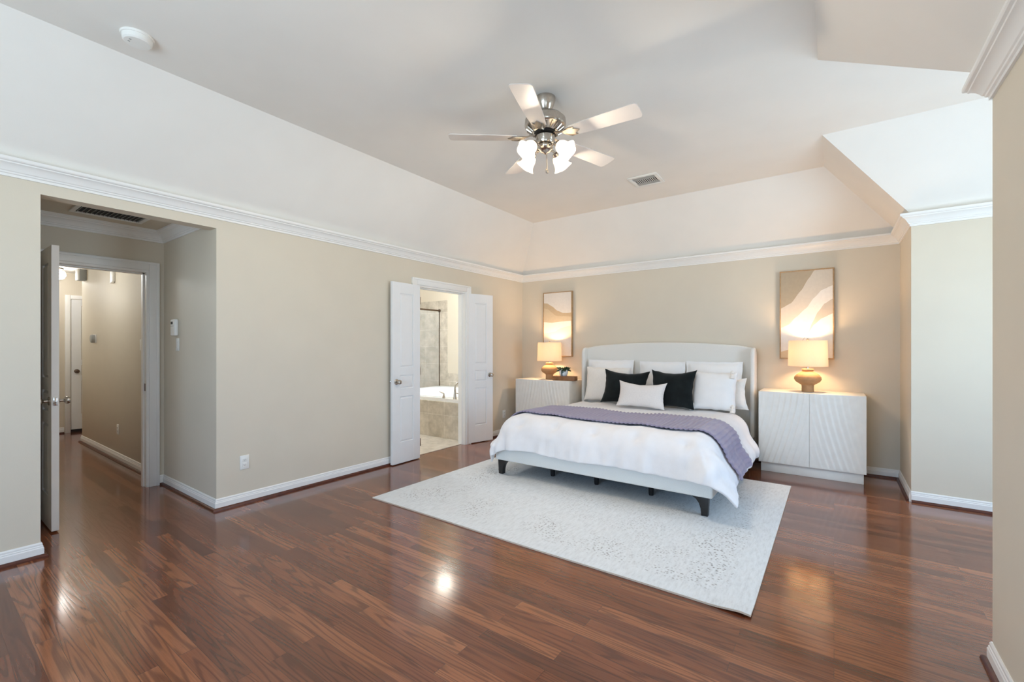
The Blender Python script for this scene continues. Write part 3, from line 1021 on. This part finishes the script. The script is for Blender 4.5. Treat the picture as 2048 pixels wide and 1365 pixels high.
# ------------------------------------------------------------------ bed
bed = thing('bed', 'upholstered cream bed with arched wing headboard and black legs', 'bed', (-1.785, 4.7, 0.012))
hbx0, hbx1 = -2.85, -0.715


def arch(x):
    u = (x - (hbx0 + hbx1) / 2) / ((hbx1 - hbx0) / 2)
    return 1.372 - 0.06 * u * u


def hb_outline(x0, x1, r):
    pts = [(x0, 0.16), (x1, 0.16)]
    for i in range(7):
        a = i / 6 * PI / 2
        xx = x1 - r + r * math.cos(a)
        pts.append((xx, arch(x1) - r + r * math.sin(a) - 0.004))
    for i in range(1, 24):
        xx = x1 - r + (x0 + r - (x1 - r)) * i / 24
        pts.append((xx, arch(xx)))
    for i in range(7):
        a = PI / 2 + i / 6 * PI / 2
        xx = x0 + r + r * math.cos(a)
        pts.append((xx, arch(x0) - r + r * math.sin(a) - 0.004))
    return pts


obj('headboard', MB().prism(hb_outline(hbx0, hbx1, 0.06), lambda u, v, w: (u, w, v), 5.695, 5.79, 0.022, 4), M['uphol'], bed, shift=True)
for s in (-1, 1):
    xe = hbx1 if s > 0 else hbx0
    ztop = arch(xe) - 0.006
    # side wing: upholstered panel standing forward of the headboard, rounded at the top
    pts = [(5.58, 0.30), (5.72, 0.30), (5.72, ztop)]
    for i in range(9):
        a = PI / 2 + i / 8 * PI / 2
        pts.append((5.655 + 0.075 * math.cos(a), ztop - 0.09 + 0.09 * math.sin(a)))
    x0, x1 = (xe - 0.048, xe) if s > 0 else (xe, xe + 0.048)
    obj('wing', MB().prism(pts, lambda u, v, w: (w, u, v), x0, x1, 0.022, 4), M['uphol'], bed, shift=True)
m = MB().box(-2.83, -0.745, 3.615, 3.70, 0.155, 0.305, 0.016, 3)
obj('foot_rail', m, M['rail'], bed, shift=True)
for x0, x1 in ((-2.83, -2.76), (-0.815, -0.745)):
    obj('side_rail', MB().box(x0, x1, 3.69, 5.70, 0.155, 0.305, 0.014, 3), M['rail'], bed, shift=True)
obj('slat_deck', MB().box(-2.77, -0.80, 3.69, 5.70, 0.20, 0.30), M['blackwood'], bed, smooth=False, shift=True)


def corner_leg(xo, s, y0, y1):
    # s=+1: outer edge on the right; curved bracket runs inward
    pts = [(0, 0.156), (0, 0.012)]
    pts = [(0.0, 0.157), (0.008, 0.012), (0.055, 0.012), (0.060, 0.065), (0.072, 0.105), (0.095, 0.135), (0.135, 0.157)]
    return MB().prism([(xo - s * u, v) for u, v in pts], lambda u, v, w: (u, w, v), y0, y1, 0.005, 2)


obj('leg', corner_leg(-0.775, 1, 3.63, 3.685), M['blackwood'], bed, shift=True)
obj('leg', corner_leg(-2.805, -1, 3.63, 3.685), M['blackwood'], bed, shift=True)
obj('leg', MB().box(-2.80, -2.74, 5.62, 5.68, 0.001, 0.157, 0.004), M['blackwood'], bed, shift=True)
obj('leg', MB().box(-0.83, -0.77, 5.62, 5.68, 0.001, 0.157, 0.004), M['blackwood'], bed, shift=True)
for x in (-2.30, -1.82, -1.30):
    obj('support_leg', MB().lathe([(0.020, 0.012), (0.023, 0.03), (0.024, 0.20)], 16, (x, 3.88, 0)), M['blackwood'], bed, shift=True)

tag(obj('mattress', MB().box(-2.735, -0.835, 3.71, 5.66, 0.301, 0.528, 0.10, 5), M['sheet']), 'mattress in an ivory sheet under the white comforter', 'mattress')

TOP = 0.575
QX0, QX1, QY0 = -2.635, -0.93, 3.80


def puff(a, b, tuft=1.0):
    h = 0.018 * noise.noise(Vector((a * 2.3, b * 2.3, 1.7))) + 0.010 * noise.noise(Vector((a * 6, b * 6, 4.2))) + (0.004 * noise.noise(Vector((a * 17, b * 12, 7.2))) if tuft else 0)
    for k in range(-1, 6):
        for j in range(-1, 5):
            d2 = (a - (-2.55 + 0.40 * k + 0.2 * (j % 2))) ** 2 + (b - (3.66 + 0.40 * j)) ** 2
            if d2 < 0.04 and tuft:
                h += -0.026 * math.exp(-d2 / 0.0018) - 0.012 * math.exp(-d2 / 0.012)
    if b > 4.6:                                       # pressed flat under the pillows
        h *= max(0.25, 1 - (b - 4.6) / 0.3)
    return h + 0.010


def drape(a, b, off, tuft=1.0):
    ex = a - QX1 if a > QX1 else (a - QX0 if a < QX0 else 0.0)
    ey = b - QY0 if b < QY0 else 0.0
    bx, by = min(max(a, QX0), QX1), max(b, QY0)
    L = math.hypot(ex, ey)
    p = puff(a, b, tuft)
    if L < 1e-6:
        return Vector((a, b, TOP + off + p))
    n = Vector((ex / L, ey / L))
    R = 0.185 + off
    wx = abs(n.x)
    cr = 2 * abs(n.x * n.y)                                       # 1 on the corner diagonal
    fl = 0.26 * (1 - wx) + 0.20 * wx + (0.50 if n.x > 0 else 0.12) * cr
    tm = math.acos(fl)
    arc_ = R * tm
    wr = noise.noise(Vector((a * (11 if wx < 0.5 else 1.5), b * (1.5 if wx < 0.5 else 8), 3.3)))
    th = min(tm, L / R)
    h, v = R * math.sin(th), R * (1 - math.cos(th))
    h += (0.014 * wr + 0.015 * (1 - wx)) * th / tm
    nh, nv = math.sin(th), math.cos(th)
    if L > arc_:
        s = L - arc_
        fold = 0.025 * math.sin(7 * math.atan2(abs(n.y), abs(n.x))) * cr * min(1, s / 0.2)
        bulge = 0.06 * wx * math.sin(min(1.0, s / 0.34) * PI) ** 2
        h += s * fl + bulge + 0.02 * wr * min(1, s / 0.12) + fold
        v += s * math.sqrt(1 - fl * fl)
    z = TOP + off - v + p * nv
    h += p * nh
    return Vector((bx + n.x * h, by + n.y * h, max(z, 0.035)))


def frange(a, b, step):
    n = max(1, int(round((b - a) / step)))
    return [a + (b - a) * i / n for i in range(n + 1)]


def duvet():
    m = MB()
    A0, A1, B0, B1 = QX0 - 0.42, QX1 + 0.53, QY0 - 0.43, 5.27
    us, vs = frange(0, 1, 1 / 150), frange(0, 1, 1 / 110)

    def f(u, v):
        a = A0 + (A1 - A0) * u
        b = B0 + (B1 - B0) * v
        e = 0.02 * noise.noise(Vector((u * 6, v * 6, 9)))
        if v < 0.2:
            b += e * (1 - v / 0.2)
        if u < 0.1 or u > 0.9:
            a += e * (1 - min(u, 1 - u) / 0.1) * (1 if u > 0.5 else -1)
        return drape(a, b, 0.02)
    m.grid(f, us, vs)
    bmesh.ops.recalc_face_normals(m.bm, faces=m.bm.faces)
    return m


o = tag(obj('comforter', duvet(), M['linen'], angle=180), 'puffy white tufted comforter draped over the bed', 'comforter')
sm = o.modifiers.new('thickness', 'SOLIDIFY')
sm.thickness = 0.022
sm.offset = -1
sb = o.modifiers.new('smooth', 'SUBSURF')
sb.levels = 1
sb.render_levels = 1


def blanket():
    m = MB()
    A0, A1, B0, B1 = QX0 - 0.40, QX1 + 0.50, 3.865, 4.50
    us = frange(A0, A1, 0.0055)
    vs = frange(0, 1, 1 / 30)

    def f(a, v):
        b = B0 + (B1 - B0) * v
        b += 0.018 * noise.noise(Vector((a * 1.7, v * 0.8, 2.0))) + (0.03 * (a + 1.8) / 1.2 if a > -1.8 else 0)
        p = drape(a, b, 0.047, 0.0)
        rib = 0.0042 * math.sin(2 * PI * a / 0.040)
        side = min(1.0, max(0, a - QX1) / 0.1, 1) if a > QX1 else (min(1.0, (QX0 - a) / 0.1) if a < QX0 else 0)
        p.z += rib * (1 - side)
        p.x += rib * side * (1 if a > 0 else 1)
        return p
    m.grid(f, us, vs)
    bmesh.ops.recalc_face_normals(m.bm, faces=m.bm.faces)
    return m


o = tag(obj('throw_blanket', blanket(), M['throw'], angle=180), 'ribbed lavender grey throw blanket folded across the bed', 'blanket')
sm = o.modifiers.new('thickness', 'SOLIDIFY')
sm.thickness = 0.010
sm.offset = -1


# ------------------------------------------------------------------ pillows
def pillow_mesh(W, H, D, pinch=0.06, flange=0.0, seed=0, crush=0.0):
    """upright pillow, x across, z up from 0, thickness along y"""
    m = MB()
    N = 30
    us = [-1 + 2 * i / N for i in range(N + 1)]

    def pt(u, v, s):
        x = W / 2 * u * (1 - pinch * (1 - abs(u) ** 2 * 0) * (1 - v * v) * 1.0)
        z = H / 2 * v * (1 - pinch * (1 - u * u))
        # inner rectangle carries the stuffing
        fu, fv = min(1, abs(u) / (1 - flange)), min(1, abs(v) / (1 - flange))
        th = D / 2 * ((1 - fu ** 2.6) * (1 - fv ** 2.6)) ** 0.55 if fu < 1 and fv < 1 else 0
        nz = noise.noise(Vector((x * 5 + seed * 7, z * 5, s * 3 + seed)))
        th *= 1 + 0.16 * nz
        th += 0.003
        x += 0.006 * noise.noise(Vector((v * 4, seed, 5)))
        z += 0.008 * noise.noise(Vector((u * 4, seed, 8)))
        if v > 0:
            z -= crush * (1 - u * u) * v
        return Vector((x, s * th, z + H / 2))
    g1 = m.grid(lambda u, v: pt(u, v, -1), us, us)
    g2 = m.grid(lambda u, v: pt(u, v, 1), us, us)
    bo = lambda g: [g[0][i] for i in range(N + 1)] + [g[j][N] for j in range(1, N + 1)] + [g[N][i] for i in range(N - 1, -1, -1)] + [g[j][0] for j in range(N - 1, 0, -1)]
    a, b = bo(g1), bo(g2)
    for i in range(len(a)):
        m.bm.faces.new([a[i], a[(i + 1) % len(a)], b[(i + 1) % len(a)], b[i]])
    bmesh.ops.recalc_face_normals(m.bm, faces=m.bm.faces)
    return m


def pillow(name, label, cat, x, y, z, W, H, D, lean, yaw, mt, roll=0.0, group=None, **kw):
    o = obj(name, pillow_mesh(W, H, D, **kw), mt, None, angle=60)
    o.location = (x, y, z)
    o.rotation_euler = (math.radians(-lean), math.radians(roll), math.radians(yaw))
    return tag(o, label, cat, group)


PB = 0.6085
WP = 'white pillows against the headboard'
pillow('euro_pillow', 'large white pillow against the headboard on the side nearer the corner', 'pillow', -2.43, 5.545, PB, 0.64, 0.54, 0.13, 9, 0, M['pillow'], group=WP, flange=0.07, pinch=0.03, seed=1)
pillow('euro_pillow', 'large white pillow against the headboard in the middle', 'pillow', -1.745, 5.545, PB, 0.57, 0.53, 0.13, 9, 0, M['pillow'], group=WP, flange=0.07, pinch=0.03, seed=2)
pillow('euro_pillow', 'large white pillow against the headboard behind the tasselled pillow', 'pillow', -1.145, 5.545, PB, 0.62, 0.54, 0.13, 9, 0, M['pillow'], group=WP, flange=0.07, pinch=0.03, seed=3)
pillow('bed_pillow', 'ivory bed pillow peeking out behind the tasselled pillow', 'pillow', -1.00, 5.375, PB, 0.52, 0.35, 0.11, 12, 0, M['ivory'], seed=4, flange=0.06, pinch=0.12, roll=-5)
pillow('square_pillow', 'plain ivory pillow behind the black pillow nearer the corner', 'pillow', -2.40, 5.385, PB, 0.60, 0.45, 0.12, 12, 2, M['ivory'], seed=5)
o = pillow('tasselled_pillow', 'white square pillow with corner tassels nearest the right cabinet', 'pillow', -1.07, 5.19, PB + 0.014, 0.46, 0.43, 0.15, 15, -2, M['pillow'], seed=6)
for (x, z) in ((0.185, 0.40), (0.205, 0.035), (-0.205, 0.03)):
    T_ = MB().lathe([(0.005, 0.04), (0.017, 0.026), (0.022, 0.008), (0.013, -0.002), (0.020, -0.018), (0.026, -0.05), (0.002, -0.052)], 14, (x, -0.045 if z > 0.2 else -0.03, z))
    obj('tassel', T_, M['ivory'], o)
BP = 'black velvet pillows'
pillow('velvet_pillow', 'square black velvet pillow left of the small grey pillow', 'pillow', -2.065, 5.13, PB + 0.012, 0.56, 0.43, 0.14, 18, 5, M['velvet'], roll=2, group=BP, pinch=0.13, seed=7, crush=0.02, flange=0.03)
pillow('velvet_pillow', 'square black velvet pillow right of the small grey pillow', 'pillow', -1.49, 5.10, PB + 0.012, 0.52, 0.45, 0.14, 16, -4, M['velvet'], roll=-1, group=BP, pinch=0.13, seed=8, crush=0.02, flange=0.03)
o = pillow('lumbar_pillow', 'small pale grey lumbar pillow leaning on the black pillows', 'pillow', -1.79, 4.945, PB + 0.014, 0.55, 0.31, 0.12, 20, 4, M['lumbar'], roll=1.5, pinch=0.10, seed=9, crush=0.03)


# ------------------------------------------------------------------ bedside cabinets
def cabinet(name, label, loc):
    """base centre at loc, front faces -y; 0.90 wide, 0.44 deep, 0.845 high"""
    t = thing(name, label, 'cabinet', loc, 0, 'bedside cabinets')
    obj('plinth', MB().box(-0.43, 0.43, -0.18, 0.20, 0.0, 0.10, 0.003), M['cabinet'], t)
    obj('body', MB().box(-0.45, 0.45, -0.205, 0.22, 0.10, 0.845, 0.006, 2), M['cabinet'], t)
    for s in (-1, 1):
        m = MB()
        xa, xb = (-0.448, -0.0015) if s < 0 else (0.0015, 0.448)
        us, vs = frange(xa, xb, 0.0055), frange(0.103, 0.842, 0.012)

        def f(x, z):
            tt = (0.842 - z) / 0.74
            c0 = abs(x)
            q = c0 - 0.17 * (tt ** 1.35)                # ridges sweep outwards towards the floor
            ph = q / 0.052
            fr = ph - math.floor(ph)
            rid = (fr ** 1.3 if fr < 0.72 else (1 - fr) / 0.28 * 0.72 ** 1.3)
            env = 0.28 + 0.72 * math.exp(-((c0 - 0.15 - 0.13 * tt) / 0.16) ** 2)
            edge = min(1.0, (x - xa) / 0.012, (xb - x) / 0.012, (z - 0.103) / 0.012, (0.842 - z) / 0.02)
            return Vector((x, -0.212 - 0.0085 * rid * env * max(0, edge), z))
        g = m.grid(f, us, vs)
        nU, nV = len(us), len(vs)
        ring = [g[0][i] for i in range(nU)] + [g[j][nU - 1] for j in range(1, nV)] + [g[nV - 1][i] for i in range(nU - 2, -1, -1)] + [g[j][0] for j in range(nV - 2, 0, -1)]
        back = [m.bm.verts.new((v.co.x, -0.2055, v.co.z)) for v in ring]
        for i in range(len(ring)):
            m.bm.faces.new([ring[i], back[i], back[(i + 1) % len(ring)], ring[(i + 1) % len(ring)]])
        bmesh.ops.recalc_face_normals(m.bm, faces=m.bm.faces)
        obj('door', m, M['cabinet'], t, angle=60)
    return t


cab = cabinet('bedside_cabinet', 'white ridged two-door cabinet between the bed and the bay', (-0.20, 5.575, 0))
copy_tree(cab, (-3.365, 5.575, 0), 0, 'white ridged two-door cabinet in the corner carrying the small plant')

# table lamps
CT = 0.8455


def table_lamp(name, label, loc):
    t = thing(name, label, 'table lamp', loc, 0, 'bedside table lamps')
    prof = [(0.052, 0), (0.055, 0.006), (0.053, 0.05), (0.056, 0.072), (0.080, 0.088), (0.108, 0.108), (0.121, 0.132), (0.118, 0.156), (0.100, 0.180), (0.074, 0.200), (0.052, 0.212), (0.046, 0.218), (0.052, 0.224), (0.055, 0.234), (0.050, 0.240), (0.012, 0.241)]
    obj('lamp_base', MB().lathe(prof, 48), M['clay'], t)
    st = obj('stem', MB().lathe([(0.010, 0.24), (0.010, 0.31), (0.016, 0.312), (0.016, 0.36), (0.004, 0.362)], 18), M['nickel'], t)
    sh = MB()
    r0, r1, z0, z1 = 0.177, 0.169, 0.268, 0.534
    sh.lathe([(r0, z0), (r1, z1), (r1 - 0.004, z1), (r0 - 0.004, z0), (r0, z0)], 56, cap=False)
    so = obj('lamp_shade', sh, M['shade'], t)
    rg = MB()
    for k in range(3):
        a = k * 2 * PI / 3
        rg.tube([(0.006 * math.cos(a), 0.006 * math.sin(a), 0.52), (0.166 * math.cos(a), 0.166 * math.sin(a), 0.52)], 0.002, 6)
    rg.tube([(0.03 * math.cos(a), 0.03 * math.sin(a), z) for a, z in [(0, 0.355), (0, 0.44), (0, 0.50)]] + [(0, 0, 0.523)], 0.002, 6)
    obj('harp', rg, M['nickel'], st)
    obj('finial', MB().lathe([(0.006, 0.52), (0.010, 0.535), (0.012, 0.545), (0.004, 0.556)], 16), M['nickel'], t)
    obj('bulb', MB().ball((0, 0, 0.415), 0.022), M['glow'], t)
    return t


lamp = table_lamp('table_lamp', 'lit table lamp with sandy ceramic base on the cabinet right of the bed', (-0.222, 5.56, CT))
copy_tree(lamp, (-3.345, 5.55, CT), 0.7, 'lit table lamp with sandy ceramic base beside the small plant')
for lx, ly in ((-0.222, 5.56), (-3.345, 5.55)):
    for dx in (-0.045, 0.045):
        point('lamp_bulb', (lx + dx, ly - 0.02, CT + 0.415), 7.5, WARM, 0.03)

# wooden block and plant
o = tag(obj('wooden_block', MB().box(-0.165, 0.165, -0.06, 0.06, 0, 0.062, 0.004), M['block']), 'brown wooden block tray under the small potted plant', 'block')
o.location = (-3.045, 5.47, CT)
o.rotation_euler = (0, 0, math.radians(6))
t = thing('potted_plant', 'small dark succulent in a white pot on the wooden block', 'plant', (-3.07, 5.475, CT + 0.0625))
obj('pot', MB().lathe([(0.040, 0), (0.052, 0.01), (0.062, 0.04), (0.063, 0.07), (0.056, 0.095), (0.050, 0.098), (0.050, 0.085), (0.004, 0.082)], 32), M['pot'], t)
m = MB()                                     # painted cactus mark on the pot
fr = lambda u, v, w: ((w) * math.sin(u), -(w) * math.cos(u), v)


def potr(z):
    return 0.0535 + 0.0095 * math.sin(min(1, z / 0.11) * PI)


def strip(p0, p1, hw):
    n = 6
    pr = None
    for i in range(n + 1):
        u = p0[0] + (p1[0] - p0[0]) * i / n
        z = p0[1] + (p1[1] - p0[1]) * i / n
        dx, dz = p1[0] - p0[0], (p1[1] - p0[1]) / 0.06
        L = math.hypot(dx, dz)
        nx, nz = -dz / L * hw, dx / L * hw * 0.06
        cur = [m.bm.verts.new(fr(u + nx, z + nz, potr(z) + 0.002)), m.bm.verts.new(fr(u - nx, z - nz, potr(z) + 0.002))]
        if pr:
            m.bm.faces.new([pr[0], pr[1], cur[1], cur[0]])
        pr = cur


strip((0.1, 0.004), (0.1, 0.085), 0.14)
strip((0.1, 0.045), (0.42, 0.050), 0.10)
strip((0.40, 0.048), (0.42, 0.078), 0.10)
obj('cactus_mark', m, M['potline'], t)
m = MB()
random.seed(3)
for i in range(34):
    a = random.uniform(0, 2 * PI)
    L = random.uniform(0.05, 0.095)
    el = random.uniform(0.0, 1.0)
    p0 = Vector((0.03 * math.cos(a), 0.03 * math.sin(a), 0.088))
    d = Vector((math.cos(a) * math.cos(el), math.sin(a) * math.cos(el), math.sin(el) * 0.7))
    pts = [p0 + d * L * k / 4 - Vector((0, 0, 0.03)) * (k / 4) ** 2 * (1 if el < 0.5 else 0.2) for k in range(5)]
    m.tube(pts, [0.005, 0.011, 0.013, 0.009, 0.002], 7)
obj('foliage', m, M['leaf'], t)


# ------------------------------------------------------------------ canvases
def lerp_curve(pts, x):
    for (a, ya), (b, yb) in zip(pts, pts[1:]):
        if x <= b:
            k = (x - a) / (b - a)
            k = k * k * (3 - 2 * k) * 0.35 + k * 0.65
            return ya + (yb - ya) * k
    return pts[-1][1]


def canvas(name, label, x0, x1, z0, z1, curves, mats):
    t = thing(name, label, 'painting', ((x0 + x1) / 2, WY - 0.002, z0))
    W, H = x1 - x0, z1 - z0
    fr_ = MB()
    th, dp = 0.012, 0.042
    fr_.box(-W / 2, W / 2, -dp, 0, 0, th, 0.001).box(-W / 2, W / 2, -dp, 0, H - th, H, 0.001).box(-W / 2, -W / 2 + th, -dp, 0, th, H - th, 0.001).box(W / 2 - th, W / 2, -dp, 0, th, H - th, 0.001)
    obj('frame', fr_, M['frame'], t)
    m = MB()
    m.box(-W / 2 + th, W / 2 - th, -dp + 0.012, -0.002, th, H - th)
    yf = -dp + 0.006
    xs = frange(0, 1, 1 / 60)
    allc = [[(0, 0), (1, 0)]] + curves + [[(0, 1), (1, 1)]]
    prev = None
    for i, u in enumerate(xs):
        ys = []
        for cc in allc:
            y = min(1, max(0, lerp_curve(cc, u)))
            ys.append(max(y, ys[-1]) if ys else y)
        col = [m.bm.verts.new((-W / 2 + th + (W - 2 * th) * u, yf, H - th - (H - 2 * th) * y)) for y in ys]
        if prev:
            for j in range(len(ys) - 1):
                try:
                    f = m.bm.faces.new([prev[j], prev[j + 1], col[j + 1], col[j]])
                    f.material_index = j
                except ValueError:
                    pass
        prev = col
    obj('canvas', m, [M[k] for k in mats], t, smooth=False)


canvas('painting', 'tall framed abstract canvas of diagonal cream waves above the right lamp', -0.492, 0.002, 1.182, 2.152, [
    [(0, 0.42), (0.2, 0.365), (0.4, 0.225), (0.55, 0.09), (0.66, 0), (1, 0)],
    [(0, 0.65), (0.15, 0.615), (0.3, 0.53), (0.5, 0.43), (0.65, 0.315), (0.8, 0.23), (1, 0.185)],
    [(0, 0.93), (0.2, 0.9), (0.42, 0.80), (0.55, 0.69), (0.62, 0.595), (0.72, 0.48), (0.85, 0.385), (1, 0.335)],
    [(0, 0.93), (0.2, 0.9), (0.42, 0.81), (0.55, 0.71), (0.65, 0.62), (0.8, 0.55), (1, 0.50)],
    [(0, 0.93), (0.15, 0.90), (0.35, 0.90), (0.6, 0.97), (0.8, 1), (1, 1)],
], ['a_taupe', 'a_cream', 'a_white', 'a_grey', 'a_snow', 'a_sand'])
canvas('painting', 'tall framed abstract canvas of level sand waves above the corner lamp', -3.595, -3.10, 1.172, 2.137, [
    [(0, 0.155), (0.12, 0.16), (0.3, 0.21), (0.5, 0.285), (0.7, 0.325), (0.85, 0.33), (1, 0.325)],
    [(0, 0.24), (0.15, 0.255), (0.3, 0.31), (0.42, 0.36), (0.55, 0.375), (0.75, 0.375), (1, 0.39)],
    [(0, 0.46), (0.3, 0.475), (0.6, 0.46), (1, 0.455)],
    [(0, 0.645), (0.4, 0.62), (0.6, 0.57), (0.8, 0.545), (1, 0.53)],
    [(0, 0.75), (0.4, 0.77), (0.7, 0.74), (1, 0.72)],
], ['a_pale', 'a_tan', 'a_sand', 'a_white', 'a_ivory', 'a_pale'])

# ------------------------------------------------------------------ ceiling fan
FX, FY = -1.628, 2.645
fan = thing('ceiling_fan', 'five-blade nickel ceiling fan with four lit glass shades', 'ceiling fan', (FX, FY, CH))
z = lambda v: v - CH
obj('canopy', MB().lathe([(0.070, z(CH)), (0.070, z(3.025)), (0.060, z(2.995)), (0.046, z(2.962)), (0.036, z(2.950)), (0.004, z(2.949))], 36), M['nickel'], fan)
obj('downrod', MB().lathe([(0.022, z(2.956)), (0.026, z(2.945)), (0.014, z(2.938)), (0.014, z(2.915))], 20), M['bronze'], fan)
obj('motor_housing', MB().lathe([(0.030, z(2.932)), (0.085, z(2.926)), (0.124, z(2.908)), (0.141, z(2.890)), (0.144, z(2.852)), (0.139, z(2.838)), (0.134, z(2.834)), (0.122, z(2.826)), (0.090, z(2.804)), (0.076, z(2.799)), (0.010, z(2.798))], 56), M['nickel'], fan)
for k in range(20):
    a = 2 * PI * k / 20
    ca, sa = math.cos(a), math.sin(a)
    obj('motor_rib', MB().tube([(0.131 * ca, 0.131 * sa, z(2.8285)), (0.094 * ca, 0.094 * sa, z(2.803))], 0.006, 6), M['nickel'], fan)
obj('flywheel', MB().lathe([(0.078, z(2.800)), (0.078, z(2.788)), (0.050, z(2.787))], 36), M['dark'], fan)
obj('switch_housing', MB().lathe([(0.052, z(2.788)), (0.066, z(2.775)), (0.067, z(2.735)), (0.060, z(2.722)), (0.046, z(2.716)), (0.004, z(2.715))], 36), M['nickel'], fan)
obj('light_fitter', MB().lathe([(0.034, z(2.720)), (0.052, z(2.712)), (0.056, z(2.700)), (0.050, z(2.684)), (0.030, z(2.668)), (0.012, z(2.662)), (0.004, z(2.652))], 36), M['nickel'], fan)
# blades
bl_out = []
for i in range(9):
    a = -PI / 2 + PI * i / 8
    bl_out.append((0.645 + 0.025 * math.cos(a), 0.071 * math.copysign(abs(math.sin(a)) ** 0.45, math.sin(a))))
blade_poly = [(0.20, -0.050), (0.30, -0.060), (0.45, -0.066)] + bl_out + [(0.45, 0.066), (0.30, 0.060), (0.20, 0.050)]
iron_poly = [(0.070, -0.014), (0.105, -0.010), (0.135, -0.012), (0.160, -0.030), (0.190, -0.046), (0.235, -0.040), (0.222, -0.026), (0.246, -0.012), (0.262, 0.0), (0.246, 0.012), (0.222, 0.026), (0.235, 0.040), (0.190, 0.046), (0.160, 0.030), (0.135, 0.012), (0.105, 0.010), (0.070, 0.014)]
ZB = z(2.765)
for k in range(5):
    ang = math.radians(1.5 + 72 * k)
    Rz = Matrix.Rotation(ang, 3, 'Z')
    Rp = Matrix.Rotation(math.radians(-9.5), 3, 'X')

    def F(dz):
        def f(u, v, w_):
            p = Rp @ Vector((u, v, w_))
            p.z += ZB + dz
            return Rz @ p
        return f
    b = obj('blade', MB().prism(blade_poly, F(0), -0.003, 0.003, 0.0015, 1), M['blade'], fan)

    def G(u, v, w_):
        k_ = min(1.0, max(0.0, (u - 0.09) / 0.08))
        p = Vector((u, v, w_))
        p = Rp @ p if k_ >= 1 else Vector((p.x, p.y, p.z)) * (1 - k_) + (Rp @ p) * k_
        p.z += (ZB + 0.022) * (1 - k_) + (ZB - 0.007) * k_
        return Rz @ p
    obj('blade_iron', MB().prism(iron_poly, G, -0.0025, 0.0025, 0.001, 1), M['nickel'], fan)
# four arms and tulip shades
for k in range(4):
    az = math.radians(121.6 + 45 + 90 * k + 4)
    Rz = Matrix.Rotation(az, 3, 'Z')
    P = lambda r, zz: Rz @ Vector((r, 0, z(zz)))
    arm = obj('light_arm', MB().tube([P(0.04, 2.692), P(0.07, 2.700), P(0.095, 2.700), P(0.112, 2.690)], 0.008, 12), M['nickel'], fan)
    tilt = Matrix.Rotation(math.radians(-48), 3, 'Y')          # opening points down and outwards
    T3 = Rz @ tilt
    c0 = P(0.108, 2.694)
    obj('socket_cup', MB().lathe([(0.010, 0.006), (0.024, -0.002), (0.027, -0.020), (0.024, -0.024)], 20, c0, T3), M['nickel'], arm)
    prof = [(0.024, -0.018), (0.036, -0.030), (0.044, -0.050), (0.046, -0.070), (0.050, -0.090), (0.060, -0.108), (0.068, -0.116)]
    pin = [(r - 0.003, zz + 0.001) for r, zz in prof[::-1]]
    n_ = len(prof) * 2
    rm = lambda a, kk: 1 + (0.07 * math.cos(5 * a) * max(0, (min(kk, n_ - 1 - kk) - 2) / 4))
    obj('glass_shade', MB().lathe(prof + pin, 40, c0, T3, rm, cap=False), M['glow'], fan)
    bp = c0 + T3 @ Vector((0, 0, -0.047))
    obj('bulb', MB().ball(bp, 0.016), M['glow'], arm)
    lp = Vector((FX, FY, CH)) + c0 + T3 @ Vector((0, 0, -0.082))
    point('fan_bulb', lp, 21.0, SOFT, 0.03)
for (px, py, zb) in ((0.028, -0.03, 2.535), (-0.012, 0.05, 2.565)):
    ch = obj('pull_chain', MB().tube([(px * 0.6, py * 0.6, z(2.70)), (px, py, z(zb))], 0.0018, 6), M['nickel'], fan)
    obj('pull_fob', MB().lathe([(0.002, 0.004), (0.006, -0.002), (0.008, -0.014), (0.006, -0.026), (0.001, -0.028)], 12, (px, py, z(zb))), M['nickel'], ch)
